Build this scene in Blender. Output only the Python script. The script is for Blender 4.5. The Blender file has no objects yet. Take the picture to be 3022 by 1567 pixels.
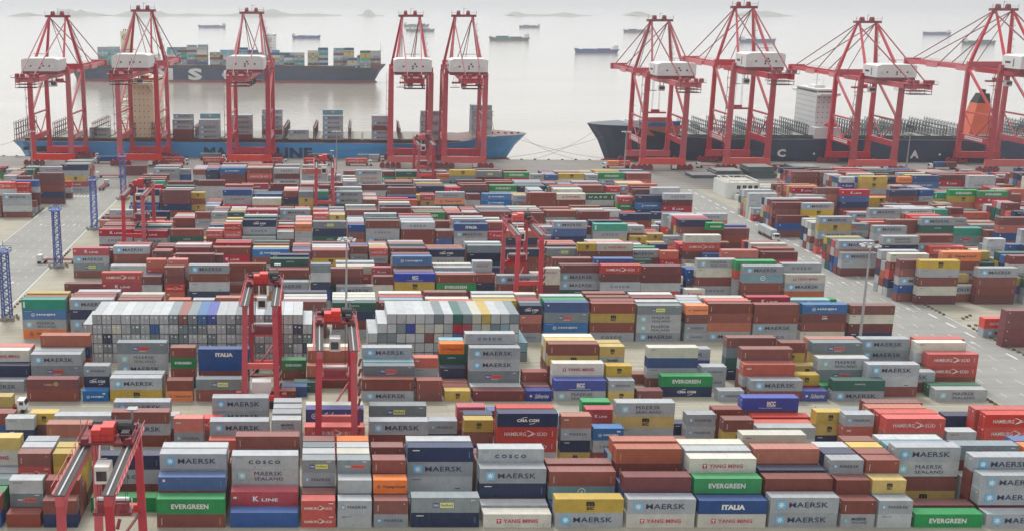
import bpy, bmesh, math, random
import numpy as np
from mathutils import Vector, Matrix
R = math.radians
sc = bpy.context.scene
C = sc.collection
random.seed(11)
# ---------------------------------------------------------------- camera
H = 92.9; TH = R(12)
cam = bpy.data.objects.new("camera", bpy.data.cameras.new("camera")); C.objects.link(cam)
cam.location = (0, 0, H); cam.rotation_euler = (R(90) - TH, 0, 0)
cam.data.sensor_fit = 'HORIZONTAL'; cam.data.sensor_width = 36; cam.data.lens = 3030 / 3022 * 36
cam.data.shift_x = (1511 - 940) / 3022; cam.data.shift_y = -(783.5 - 644) / 3022
cam.data.clip_end = 90000; cam.data.clip_start = 1
sc.camera = cam
# ---------------------------------------------------------------- sky, sun, exposure
EL, AZ = 58, -18     # sun elevation, azimuth from +Y towards +X
W = bpy.data.worlds.new("World"); sc.world = W; W.use_nodes = True
nt = W.node_tree; N = nt.nodes; Lk = nt.links
bg = N['Background']; bg.inputs['Strength'].default_value = 0.1
sky = N.new('ShaderNodeTexSky'); sky.sky_type = 'NISHITA'; sky.sun_disc = False
sky.sun_elevation = R(EL); sky.sun_rotation = R(AZ); sky.dust_density = 4
tc = N.new('ShaderNodeTexCoord'); sx = N.new('ShaderNodeSeparateXYZ'); Lk.new(tc.outputs['Generated'], sx.inputs[0])
rmp = N.new('ShaderNodeValToRGB'); Lk.new(sx.outputs['Z'], rmp.inputs[0])
e = rmp.color_ramp.elements
e[0].position = 0.0; e[0].color = (.93, .955, .97, 1); e[1].position = 1.0; e[1].color = (1, 1, 1, 1)
cl = N.new('ShaderNodeTexNoise'); cl.inputs['Scale'].default_value = 2.2; cl.inputs['Detail'].default_value = 5
Lk.new(tc.outputs['Generated'], cl.inputs['Vector'])
cr = N.new('ShaderNodeMapRange'); cr.inputs['To Min'].default_value = 7.8; cr.inputs['To Max'].default_value = 9.6
Lk.new(cl.outputs['Fac'], cr.inputs['Value'])
# the overcast is brightest round the veiled sun and duller on the opposite side
dt = N.new('ShaderNodeVectorMath'); dt.operation = 'DOT_PRODUCT'; Lk.new(tc.outputs['Generated'], dt.inputs[0])
dt.inputs[1].default_value = (math.sin(R(AZ)) * math.cos(R(40)), math.cos(R(AZ)) * math.cos(R(40)), math.sin(R(40)))
dr_ = N.new('ShaderNodeMapRange'); dr_.inputs['From Min'].default_value = -1; dr_.inputs['To Min'].default_value = .34; dr_.inputs['To Max'].default_value = 1.25; Lk.new(dt.outputs['Value'], dr_.inputs['Value'])
ml = N.new('ShaderNodeMath'); ml.operation = 'MULTIPLY'; Lk.new(cr.outputs[0], ml.inputs[0]); Lk.new(dr_.outputs[0], ml.inputs[1])
vm = N.new('ShaderNodeVectorMath'); vm.operation = 'SCALE'; Lk.new(rmp.outputs[0], vm.inputs[0]); Lk.new(ml.outputs[0], vm.inputs['Scale'])
mx = N.new('ShaderNodeMix'); mx.data_type = 'RGBA'; mx.inputs[0].default_value = .90
Lk.new(sky.outputs[0], mx.inputs[6]); Lk.new(vm.outputs[0], mx.inputs[7]); Lk.new(mx.outputs[2], bg.inputs['Color'])
sun = bpy.data.objects.new("sun", bpy.data.lights.new("sun", 'SUN')); C.objects.link(sun)
sun.data.energy = 1.5; sun.data.angle = R(14); sun.data.color = (1, .97, .93)
sd = Vector((math.sin(R(AZ)) * math.cos(R(EL)), math.cos(R(AZ)) * math.cos(R(EL)), math.sin(R(EL))))
sun.rotation_euler = (-sd).to_track_quat('-Z', 'Y').to_euler()
sun.location = sd * 300
vs = sc.view_settings; vs.view_transform = 'Standard'; vs.look = 'None'; vs.exposure = 0.42; vs.gamma = 1; vs.use_curve_mapping = False
sc.cycles.volume_bounces = 0; sc.cycles.max_bounces = 6; sc.cycles.diffuse_bounces = 3

# ---------------------------------------------------------------- materials
MATS = {}
def nodes(m):
    m.use_nodes = True; t = m.node_tree
    return t, t.nodes, t.links, t.nodes['Principled BSDF']
def paint(name, col, rough=.5, var=.12, scale=.35, rust=0.0, dust=0.0, metal=0, spec=.5, bump=0):
    """painted surface: tone drifts from object to object, grime in soft blotches, rust spots, dust lying on top faces"""
    if name in MATS: return MATS[name]
    m = bpy.data.materials.new(name); t, n, l, b = nodes(m)
    geo = n.new('ShaderNodeNewGeometry'); oi = n.new('ShaderNodeObjectInfo')
    at = n.new('ShaderNodeAttribute'); at.attribute_name = 'tint'
    ad = n.new('ShaderNodeMath'); ad.operation = 'ADD'; l.new(oi.outputs['Random'], ad.inputs[0]); l.new(at.outputs['Fac'], ad.inputs[1])
    fr = n.new('ShaderNodeMath'); fr.operation = 'FRACT'; l.new(ad.outputs[0], fr.inputs[0])
    ns = n.new('ShaderNodeTexNoise'); ns.inputs['Scale'].default_value = scale; ns.inputs['Detail'].default_value = 6; ns.inputs['Roughness'].default_value = .65
    l.new(geo.outputs['Position'], ns.inputs['Vector'])
    hs = n.new('ShaderNodeHueSaturation'); hs.inputs['Color'].default_value = (*col, 1)
    v1 = n.new('ShaderNodeMapRange'); v1.inputs['From Min'].default_value = .3; v1.inputs['From Max'].default_value = .75
    v1.inputs['To Min'].default_value = 1 + var * .6; v1.inputs['To Max'].default_value = 1 - var; l.new(ns.outputs['Fac'], v1.inputs['Value'])
    v2 = n.new('ShaderNodeMapRange'); v2.inputs['To Min'].default_value = 1 - var * 1.2; v2.inputs['To Max'].default_value = 1 + var * .9; l.new(fr.outputs[0], v2.inputs['Value'])
    mu = n.new('ShaderNodeMath'); mu.operation = 'MULTIPLY'; l.new(v1.outputs[0], mu.inputs[0]); l.new(v2.outputs[0], mu.inputs[1])
    l.new(mu.outputs[0], hs.inputs['Value'])
    s1 = n.new('ShaderNodeMapRange'); s1.inputs['To Min'].default_value = .82; s1.inputs['To Max'].default_value = 1.05
    wn = n.new('ShaderNodeTexWhiteNoise'); wn.noise_dimensions = '1D'; l.new(ad.outputs[0], wn.inputs['W']); l.new(wn.outputs['Value'], s1.inputs['Value']); l.new(s1.outputs[0], hs.inputs['Saturation'])
    out = hs.outputs[0]
    if rust:
        n2 = n.new('ShaderNodeTexNoise'); n2.inputs['Scale'].default_value = 1.3; n2.inputs['Detail'].default_value = 8; n2.inputs['Roughness'].default_value = .7
        l.new(geo.outputs['Position'], n2.inputs['Vector'])
        m2 = n.new('ShaderNodeMapRange'); m2.inputs['From Min'].default_value = .60; m2.inputs['From Max'].default_value = .74; m2.inputs['To Max'].default_value = rust
        l.new(n2.outputs['Fac'], m2.inputs['Value'])
        x = n.new('ShaderNodeMix'); x.data_type = 'RGBA'; x.inputs[7].default_value = (.16, .085, .05, 1)
        l.new(m2.outputs[0], x.inputs[0]); l.new(out, x.inputs[6]); out = x.outputs[2]
    if dust:
        sp = n.new('ShaderNodeSeparateXYZ'); l.new(geo.outputs['True Normal'], sp.inputs[0])
        m3 = n.new('ShaderNodeMapRange'); m3.inputs['From Min'].default_value = .5; m3.inputs['From Max'].default_value = .9; m3.inputs['To Max'].default_value = dust
        l.new(sp.outputs['Z'], m3.inputs['Value'])
        x = n.new('ShaderNodeMix'); x.data_type = 'RGBA'; x.inputs[7].default_value = (.66, .63, .57, 1)
        l.new(m3.outputs[0], x.inputs[0]); l.new(out, x.inputs[6]); out = x.outputs[2]
    l.new(out, b.inputs['Base Color']); b.inputs['Roughness'].default_value = rough; b.inputs['Metallic'].default_value = metal
    b.inputs['Specular IOR Level'].default_value = spec
    MATS[name] = m; return m
def plain(name, col, rough=.6, metal=0):
    return paint(name, col, rough, .08, .8, 0, 0, metal)

# ---------------------------------------------------------------- object helpers
def tag(o, label=None, cat=None, group=None, kind=None):
    if label: o['label'] = label
    if cat: o['category'] = cat
    if group: o['group'] = group
    if kind: o['kind'] = kind
    return o
def empty(name, loc=(0, 0, 0), rz=0):
    o = bpy.data.objects.new(name, None); o.location = loc; o.rotation_euler = (0, 0, rz); o.empty_display_size = .5
    C.objects.link(o); return o
class MB:
    def __init__(s): s.v = []; s.f = []; s.mi = []
    def add(s, vs, fs, mi=0):
        b = len(s.v); s.v += [tuple(p) for p in vs]; s.f += [tuple(i + b for i in f) for f in fs]; s.mi += [mi] * len(fs); return s
    def box(s, x0, x1, y0, y1, z0, z1, mi=0):
        return s.add([(x0, y0, z0), (x1, y0, z0), (x1, y1, z0), (x0, y1, z0), (x0, y0, z1), (x1, y0, z1), (x1, y1, z1), (x0, y1, z1)],
                     [(0, 3, 2, 1), (4, 5, 6, 7), (0, 1, 5, 4), (1, 2, 6, 5), (2, 3, 7, 6), (3, 0, 4, 7)], mi)
    def bar(s, a, b, w, h=None, w2=None, h2=None, mi=0):
        """box-section bar from a to b, tapering from w x h to w2 x h2"""
        a = Vector(a); b = Vector(b); h = h or w; w2 = w2 or w; h2 = h2 or (h if w2 == w else h * w2 / w)
        d = (b - a).normalized(); up = Vector((0, 0, 1)) if abs(d.z) < .95 else Vector((0, 1, 0))
        r = d.cross(up).normalized(); u = r.cross(d).normalized(); vs = []
        for p, ww, hh in ((a, w, h), (b, w2, h2)):
            for i, j in ((-1, -1), (1, -1), (1, 1), (-1, 1)): vs.append(p + r * (i * ww / 2) + u * (j * hh / 2))
        return s.add(vs, [(0, 3, 2, 1), (4, 5, 6, 7), (0, 1, 5, 4), (1, 2, 6, 5), (2, 3, 7, 6), (3, 0, 4, 7)], mi)
    def tube(s, a, b, r, r2=None, n=10, mi=0):
        a = Vector(a); b = Vector(b); r2 = r if r2 is None else r2
        d = (b - a).normalized(); up = Vector((0, 0, 1)) if abs(d.z) < .95 else Vector((0, 1, 0))
        x = d.cross(up).normalized(); y = x.cross(d).normalized(); vs = []
        for p, rr in ((a, r), (b, r2)):
            for k in range(n):
                t = 2 * math.pi * k / n; vs.append(p + x * (rr * math.cos(t)) + y * (rr * math.sin(t)))
        fs = [(k, (k + 1) % n, n + (k + 1) % n, n + k) for k in range(n)] + [tuple(range(n))[::-1], tuple(range(n, 2 * n))]
        return s.add(vs, fs, mi)
    def prism(s, pts, z0, z1, axis='z', mi=0):
        n = len(pts)
        def P(p, z): return (p[0], p[1], z) if axis == 'z' else ((p[0], z, p[1]) if axis == 'y' else (z, p[0], p[1]))
        vs = [P(p, z0) for p in pts] + [P(p, z1) for p in pts]
        return s.add(vs, [(k, (k + 1) % n, n + (k + 1) % n, n + k) for k in range(n)] + [tuple(range(n))[::-1], tuple(range(n, 2 * n))], mi)
    def mesh(s, name, mats):
        me = bpy.data.meshes.new(name); me.from_pydata(s.v, [], s.f)
        if not isinstance(mats, (list, tuple)): mats = [mats]
        for m in mats: me.materials.append(m)
        if len(mats) > 1: me.polygons.foreach_set('material_index', s.mi)
        me.update(); bm = bmesh.new(); bm.from_mesh(me); bmesh.ops.recalc_face_normals(bm, faces=bm.faces); bm.to_mesh(me); bm.free()
        return me
    def build(s, name, mats, parent=None):
        o = bpy.data.objects.new(name, s.mesh(name, mats)); C.objects.link(o)
        if parent: o.parent = parent
        return o
def copy_tree(o, parent=None):
    c = o.copy(); C.objects.link(c); c.parent = parent
    for ch in o.children: copy_tree(ch, c)
    return c
HAZE = 1.2e-4
# ---------------------------------------------------------------- shipping containers
PAL = {'B': (.27, .07, .055), 'b': (.20, .05, .055), 'Z': (.50, .14, .075), 'D': (.58, .12, .08), 'k': (.20, .045, .05), 'z': (.20, .05, .05),
       'M': (.40, .43, .465), 'S': (.46, .485, .50), 'G': (.50, .53, .55), 'g': (.20, .26, .29), 'P': (.25, .29, .31), 'R': (.23, .28, .31),
       'J': (.22, .42, .50), 'N': (.025, .04, .115), 'A': (.02, .035, .10), 'n': (.025, .10, .33), 'H': (.015, .17, .46), 'X': (.04, .07, .40),
       'F': (.04, .06, .33), 'I': (.02, .08, .28), 'E': (.012, .30, .085), 't': (.025, .13, .105), 'Q': (.015, .17, .08), 'T': (.025, .36, .26),
       'V': (.60, .42, .075), 'K': (.50, .025, .055), 'U': (.66, .055, .04), 'Y': (.66, .64, .57), 'W': (.66, .65, .55), 'C': (.46, .495, .53), 'L': (.85, .20, .015)}
CNAME = {'B': 'brown', 'b': 'maroon', 'Z': 'rusty-orange', 'D': 'salmon-red', 'k': 'maroon', 'z': 'maroon', 'M': 'grey', 'S': 'pale-grey', 'G': 'grey', 'g': 'slate',
         'P': 'slate-grey', 'R': 'slate-grey', 'J': 'pale-blue', 'N': 'navy', 'A': 'navy', 'n': 'blue', 'H': 'bright-blue', 'X': 'royal-blue', 'F': 'royal-blue',
         'I': 'dark-blue', 'E': 'green', 't': 'bottle-green', 'Q': 'dark-green', 'T': 'teal', 'V': 'yellow', 'K': 'crimson', 'U': 'bright-red', 'Y': 'off-white',
         'W': 'cream', 'C': 'light-grey', 'L': 'orange'}
MNAME = {'M': 'star-logo', 'S': 'two-line star-logo', 'P': 'yellow-label', 'R': 'red-label', 'A': 'white-lettered', 'H': 'ring-logo', 'X': 'white-block-logo', 'F': 'script-lettered',
         'I': 'white-lettered', 'E': 'white-lettered', 'Q': 'wide-lettered', 'V': 'black-logo', 'K': 'white-lettered', 'U': 'swoosh-logo', 'Y': 'crimson-lettered',
         'C': 'navy-lettered', 'L': 'dark-lettered', 'k': 'gold-logo', 'z': 'white-logo', 'D': 'white-cornered', 'T': 'white-striped'}
CM = {}
for k, c in PAL.items():
    c = tuple(u * .92 for u in c)
    CM[k] = paint('container_paint_' + CNAME[k] + '_' + str(ord(k)), c, .5, .16, .5, .55 if k in 'MSGCYWJPRgV' else .35, .08, spec=.32)
INK = {'w': plain('white_lettering', (.80, .80, .78)), 'n': plain('navy_lettering', (.02, .04, .12)), 'k': plain('black_lettering', (.02, .02, .02)),
       'c': plain('crimson_lettering', (.55, .03, .10)), 's': plain('sky_blue_square', (.12, .48, .78)), 'q': plain('pale_teal_square', (.28, .62, .66)),
       'y': plain('yellow_label', (.78, .80, .22)), 'r': plain('red_label', (.75, .10, .08)), 'b': plain('blue_label', (.05, .07, .30)), 'g': plain('gold_logo', (.75, .55, .10)), 'l': plain('light_blue_ink', (.2, .3, .6)), 'e': plain('grey_bar', (.30, .31, .32))}
def text_tris(s, x0, x1, z0, z1, y, bold, cache={}):
    if (s, bold) not in cache:
        cu = bpy.data.curves.new('t', 'FONT'); cu.body = s; cu.resolution_u = 2; cu.offset = bold; cu.space_character = 1.05
        o = bpy.data.objects.new('t', cu); C.objects.link(o); bpy.context.view_layer.update()
        me = bpy.data.meshes.new_from_object(o); me.calc_loop_triangles()
        v = np.array([p.co[:2] for p in me.vertices]) if len(me.vertices) else np.zeros((0, 2))
        f = [tuple(t.vertices) for t in me.loop_triangles]
        C.objects.unlink(o); bpy.data.objects.remove(o); bpy.data.curves.remove(cu); bpy.data.meshes.remove(me)
        v = (v - v.min(0)) / (v.max(0) - v.min(0)); cache[(s, bold)] = (v, f)
    v, f = cache[(s, bold)]
    return [(x0 + a * (x1 - x0), y, z0 + b * (z1 - z0)) for a, b in v], f
MK = {
 'M4': [('r', 1.1, 2.72, .5, 2.12, 's'), ('*', 1.91, 1.31, .72, 'w'), ('t', 'MAERSK', 3.3, 10.3, .85, 1.85, 'n', .008)],
 'M2': [('r', .62, 1.25, 1.05, 1.68, 's'), ('*', .93, 1.36, .29, 'w'), ('t', 'MAERSK', 1.75, 5.25, 1.08, 1.62, 'n', 0.0)],
 'S4': [('r', 1.1, 2.6, .55, 2.05, 'q'), ('*', 1.85, 1.3, .66, 'w'), ('t', 'MAERSK', 4.1, 9.2, 1.38, 2.15, 'n', 0.0), ('t', 'SEALAND', 4.1, 9.4, .45, 1.05, 'n', .0)],
 'S2': [('r', .62, 1.2, 1.05, 1.63, 'q'), ('t', 'MAERSK', 1.95, 4.6, 1.4, 1.95, 'n', .03), ('t', 'SEALAND', 1.95, 4.7, .8, 1.2, 'n', 0)],
 'C4': [('t', 'C O S C O', 3.1, 8.9, .95, 1.65, 'n', .03), ('t', 'COSCO', .7, 1.9, 2.12, 2.3, 'n', 0)],
 'C2': [('t', 'C O S C O', 1.3, 4.6, .95, 1.5, 'n', .03)],
 'E4': [('t', 'EVERGREEN', 2.6, 9.3, .85, 1.8, 'w', .035)], 'E2': [('t', 'EVERGREEN', 1.0, 5.0, 1.0, 1.65, 'w', .05)],
 'K4': [('t', 'K', 4.0, 5.1, .9, 1.9, 'w', .05), ('t', 'LINE', 5.6, 8.6, .9, 1.5, 'w', .03), ('r', .4, 1.05, 1.4, 1.8, 'w')],
 'K2': [('t', 'K', 1.9, 2.5, .95, 1.6, 'w', .05), ('t', 'LINE', 2.8, 4.5, .95, 1.35, 'w', .03), ('r', .6, .95, 1.6, 1.8, 'w')],
 'U4': [('t', 'HAMBURG', 1.5, 5.9, .85, 1.65, 'w', .01), ('z', 5.8, 8.1, .6, 2.0, 'w'), ('t', 'SÜD', 8.1, 10.2, .85, 1.75, 'w', .01), ('v', 11.2, .8, 1.9, 'w')],
 'U2': [('t', 'HAMBURG', .5, 3.1, .9, 1.4, 'w', .01), ('z', 3.0, 4.4, .75, 1.7, 'w'), ('t', 'SÜD', 4.3, 5.5, .9, 1.45, 'w', .01), ('r', 4.9, 5.7, 2.0, 2.15, 'w')],
 'Y4': [('r', 2.4, 3.2, .8, 1.7, 'c'), ('t', 'T', 2.55, 3.05, .95, 1.55, 'w', .06), ('t', 'YANG MING', 3.6, 9.8, .9, 1.65, 'c', .03)],
 'Y2': [('r', .9, 1.3, 1.0, 1.5, 'c'), ('t', 'YANG MING', 1.5, 5.0, 1.05, 1.5, 'c', .03)],
 'A4': [('t', 'CMA CGM', 3.9, 8.4, .95, 1.6, 'w', .05), ('a', 5.5, 1.85, 'w'), ('b', 6.9, .6, 'w')],
 'A2': [('t', 'CMA CGM', 1.3, 5.0, 1.0, 1.65, 'w', .05), ('a', 2.6, 1.85, 'w'), ('b', 3.9, .65, 'w')],
 'H4': [('o', 3.0, 1.25, .5, 'w', 'H'), ('t', 'HANJIN', 4.0, 9.2, .95, 1.6, 'w', .05), ('t', 'HANJIN SHIPPING', .6, 2.7, 2.15, 2.35, 'w', 0)],
 'H2': [('o', 1.3, 1.1, .35, 'w', 'H'), ('t', 'HANJIN', 2.0, 4.9, .9, 1.4, 'w', .05), ('r', 4.7, 5.4, 1.8, 2.1, 'w')],
 'P4': [('r', 3.9, 5.1, .85, 1.75, 'b'), ('t', 'P&O', 4.05, 4.95, 1.05, 1.5, 'w', .03), ('r', 5.1, 7.6, .8, 1.8, 'y'), ('t', 'Nedlloyd', 5.3, 7.4, .95, 1.55, 'k', .01), ('r', 10.6, 11.4, 2.15, 2.3, 'w')],
 'P2': [('r', 1.35, 2.4, .95, 1.7, 'b'), ('t', 'P&O', 1.5, 2.3, 1.15, 1.5, 'w', .03), ('r', 2.4, 4.7, .9, 1.75, 'y'), ('t', 'Nedlloyd', 2.55, 4.5, 1.05, 1.55, 'k', .01), ('r', 4.5, 5.3, 2.2, 2.35, 'w')],
 'R4': [('r', 4.0, 5.3, .85, 1.7, 'b'), ('t', 'P&O', 4.15, 5.1, 1.05, 1.5, 'w', .03), ('r', 5.3, 7.9, .75, 1.7, 'r'), ('t', 'Nedlloyd', 5.5, 7.7, .95, 1.5, 'k', .01), ('r', 5.4, 7.2, .5, .6, 'w'), ('r', 10.6, 11.4, 2.15, 2.3, 'w')],
 'R2': [('t', 'P&O', 1.4, 2.4, 1.15, 1.55, 'w', .03), ('r', 2.55, 4.9, .9, 1.7, 'r'), ('t', 'Nedlloyd', 2.75, 4.7, 1.05, 1.5, 'k', .01), ('r', 4.6, 5.4, 2.2, 2.35, 'w')],
 'V4': [('t', 'm', 5.5, 7.0, 1.25, 2.15, 'k', .07), ('t', 'SC', 5.55, 6.95, .5, 1.08, 'k', .05)],
 'V2': [('t', 'm', 2.6, 3.6, 1.3, 2.0, 'k', .07), ('t', 'SC', 2.65, 3.55, .75, 1.18, 'k', .05)],
 'L4': [('o', 2.3, 1.3, .55, 'b', 'b'), ('t', 'Hapag-Lloyd', 3.9, 10.6, .9, 1.8, 'n', .02)], 'L2': [('o', .95, 1.3, .32, 'b', 'b'), ('t', 'Hapag-Lloyd', 1.8, 5.7, 1.0, 1.6, 'n', .02)],
 'F4': [('o', 1.8, 1.25, .6, 'w', 'F'), ('t', 'Safmarine', 3.7, 9.7, .6, 2.1, 'w', .01, .3)], 'F2': [('r', .9, 1.4, 1.1, 1.6, 'w'), ('t', 'Safmarine', 2.0, 5.2, .8, 1.9, 'w', .01, .3)],
 'I4': [('t', 'ITALIA', 4.1, 8.3, .85, 1.85, 'w', .07)], 'I2': [('t', 'ITALIA', 1.6, 4.6, .9, 1.7, 'w', .07)],
 'X4': [('t', 'MCC', 5.3, 7.2, .95, 2.0, 'w', .06), ('r', 5.3, 7.2, .75, .9, 'w'), ('r', 3.6, 8.6, .42, .5, 'w')], 'X2': [('t', 'MCC', 2.3, 3.8, 1.0, 1.8, 'w', .05)],
 'T4': [('r', .45, .95, .45, 2.15, 'w')], 'T2': [('r', .4, .8, .5, 2.1, 'w')],
 't4': [('t', 'CAPITAL', 5.0, 7.6, 1.55, 1.9, 'w', .02)], 't2': [('t', 'CAPITAL', 2.0, 4.0, 1.5, 1.8, 'w', .02)],
 'Q4': [('t', 'U A S C', 1.1, 9.0, .85, 1.75, 'w', .04), ('r', 10.9, 11.4, .6, 2.0, 'y')],
 'D4': [('t', 'CAI', .7, 1.8, 1.55, 1.95, 'w', .05)], 'D2': [('t', 'CAI', .5, 1.4, 1.65, 2.05, 'w', .05)],
 'k4': [('t', 'CARU', 4.2, 6.2, 1.1, 1.5, 'g', .02), ('o', 7.0, 1.45, .5, 'g', 'k')], 'z4': [('t', 'YCP', 5.4, 6.8, 1.6, 2.0, 'w', .02), ('t', 'ZIM', 5.3, 6.9, 1.0, 1.45, 'w', .05)],
 'n4': [('r', .8, 1.25, 1.7, 2.15, 'w'), ('v', 11.3, .5, 1.9, 'l')], 'N4': [('r', .9, 2.2, 2.05, 2.22, 'w'), ('v', 11.4, .7, 1.9, 'l')],
 'N2': [('r', .8, 1.8, 2.0, 2.15, 'w')], 'n2': [('r', .6, .95, 1.7, 2.05, 'w')],
 'G4': [('r', .9, 2.6, 2.06, 2.16, 'n'), ('r', 9.0, 9.9, .25, .4, 'k')], 'G2': [('t', 'MAERSK LINE', .7, 2.4, 2.0, 2.18, 'n', .02)],
 'B4': [('v', .8, .55, 1.9, 'w'), ('v', 11.3, .6, 1.9, 'g')], 'B2': [('v', .6, .6, 1.8, 'w'), ('r', 5.3, 5.45, 1.9, 2.05, 'w')],
 'b4': [('r', .7, 1.0, 1.9, 2.15, 'w'), ('v', 11.3, .6, 1.9, 'r')], 'b2': [('v', .6, .6, 1.8, 'w')], 'Z4': [('v', .8, .5, 1.9, 'g')], 'Z2': [('t', 'CAI', .5, 1.4, 1.7, 2.05, 'w', .05)],
 'W4': [('r', .7, 1.7, 2.05, 2.17, 'n')], 'J4': [('o', 6.1, 1.5, .8, 'w', 's')],
}
INKS = list(INK.values()); INKI = {k: i for i, k in enumerate(INK)}
def mark_geo(key, far=False):
    """flat lettering of one container side -> list of (verts, faces, ink, is_emblem)"""
    out = []; y = -.015
    for el in MK.get(key, []):
        k = el[0]
        if k == 'r':
            _, a, b, c, d, ink = el; out.append(([(a, y, c), (b, y, c), (b, y, d), (a, y, d)], [(0, 1, 2, 3)], ink, (b - a) > .5 and (d - c) > .5))
        elif k == 't':
            s, a, b, c, d, ink, bold = el[1:8]; v, f = text_tris(s, a, b, c, d, y - .012, bold)
            if len(el) > 8: v = [(p[0] + (p[2] - c) * el[8], p[1], p[2]) for p in v]
            out.append((v, f, ink, False))
        elif k == '*':
            _, cx, cz, r, ink = el; v = [(cx, y - .012, cz)]
            for i in range(14): q = r * (1 if i % 2 == 0 else .42); t = math.pi / 2 + i * math.pi / 7; v.append((cx + q * math.cos(t), y - .012, cz + q * math.sin(t)))
            out.append((v, [(0, 1 + i, 1 + (i + 1) % 14) for i in range(14)], ink, True))
        elif k == 'o':
            _, cx, cz, r, ink, inner = el; n = 16
            v = [(cx + q * math.cos(2 * math.pi * i / n), y, cz + q * math.sin(2 * math.pi * i / n)) for q in (r, r * .72) for i in range(n)]
            out.append((v, [(i, (i + 1) % n, n + (i + 1) % n, n + i) for i in range(n)], ink, True))
            out.append(([(cx - r * .4, y, cz - r * .3), (cx + r * .1, y, cz - r * .3), (cx + r * .4, y, cz + r * .3), (cx - r * .1, y, cz + r * .3)], [(0, 1, 2, 3)], ink, True))
        elif k == 'z':
            _, a, b, c, d, ink = el; w = b - a; h = d - c
            for P in ([(0, .9), (.25, 1), (.6, .72), (1, .45), (.62, .58), (.3, .85)], [(.1, 0), (.3, .28), (.62, .42), (.95, .38), (.66, .28), (.4, .12)], [(.45, .35), (.6, .65), (.72, .6), (.6, .33)]):
                out.append(([(a + p * w, y, c + q * h) for p, q in P], [tuple(range(len(P)))], ink, True))
        elif k in 'ab':
            _, cx, cz, ink = el; sg = 1 if k == 'a' else -1
            P = [(-.9, -.25), (-.5, .0), (0, .14), (.5, .18), (.5, .06), (0, .02), (-.45, -.12)]
            out.append(([(cx + p * sg, y, cz + q * sg) for p, q in P], [tuple(range(len(P)))], ink, True))
        elif k == 'v':
            _, cx, a, b, ink = el; n = 6; st = (b - a) / n
            for i in range(n):
                z = a + i * st; out.append(([(cx, y, z), (cx + .13, y, z), (cx + .13, y, z + st * .62), (cx, y, z + st * .62)], [(0, 1, 2, 3)], ink, False))
    return out
MG = {k: mark_geo(k) for k in MK}
HC, SD, WID = 2.896, 2.591, 2.438
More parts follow.
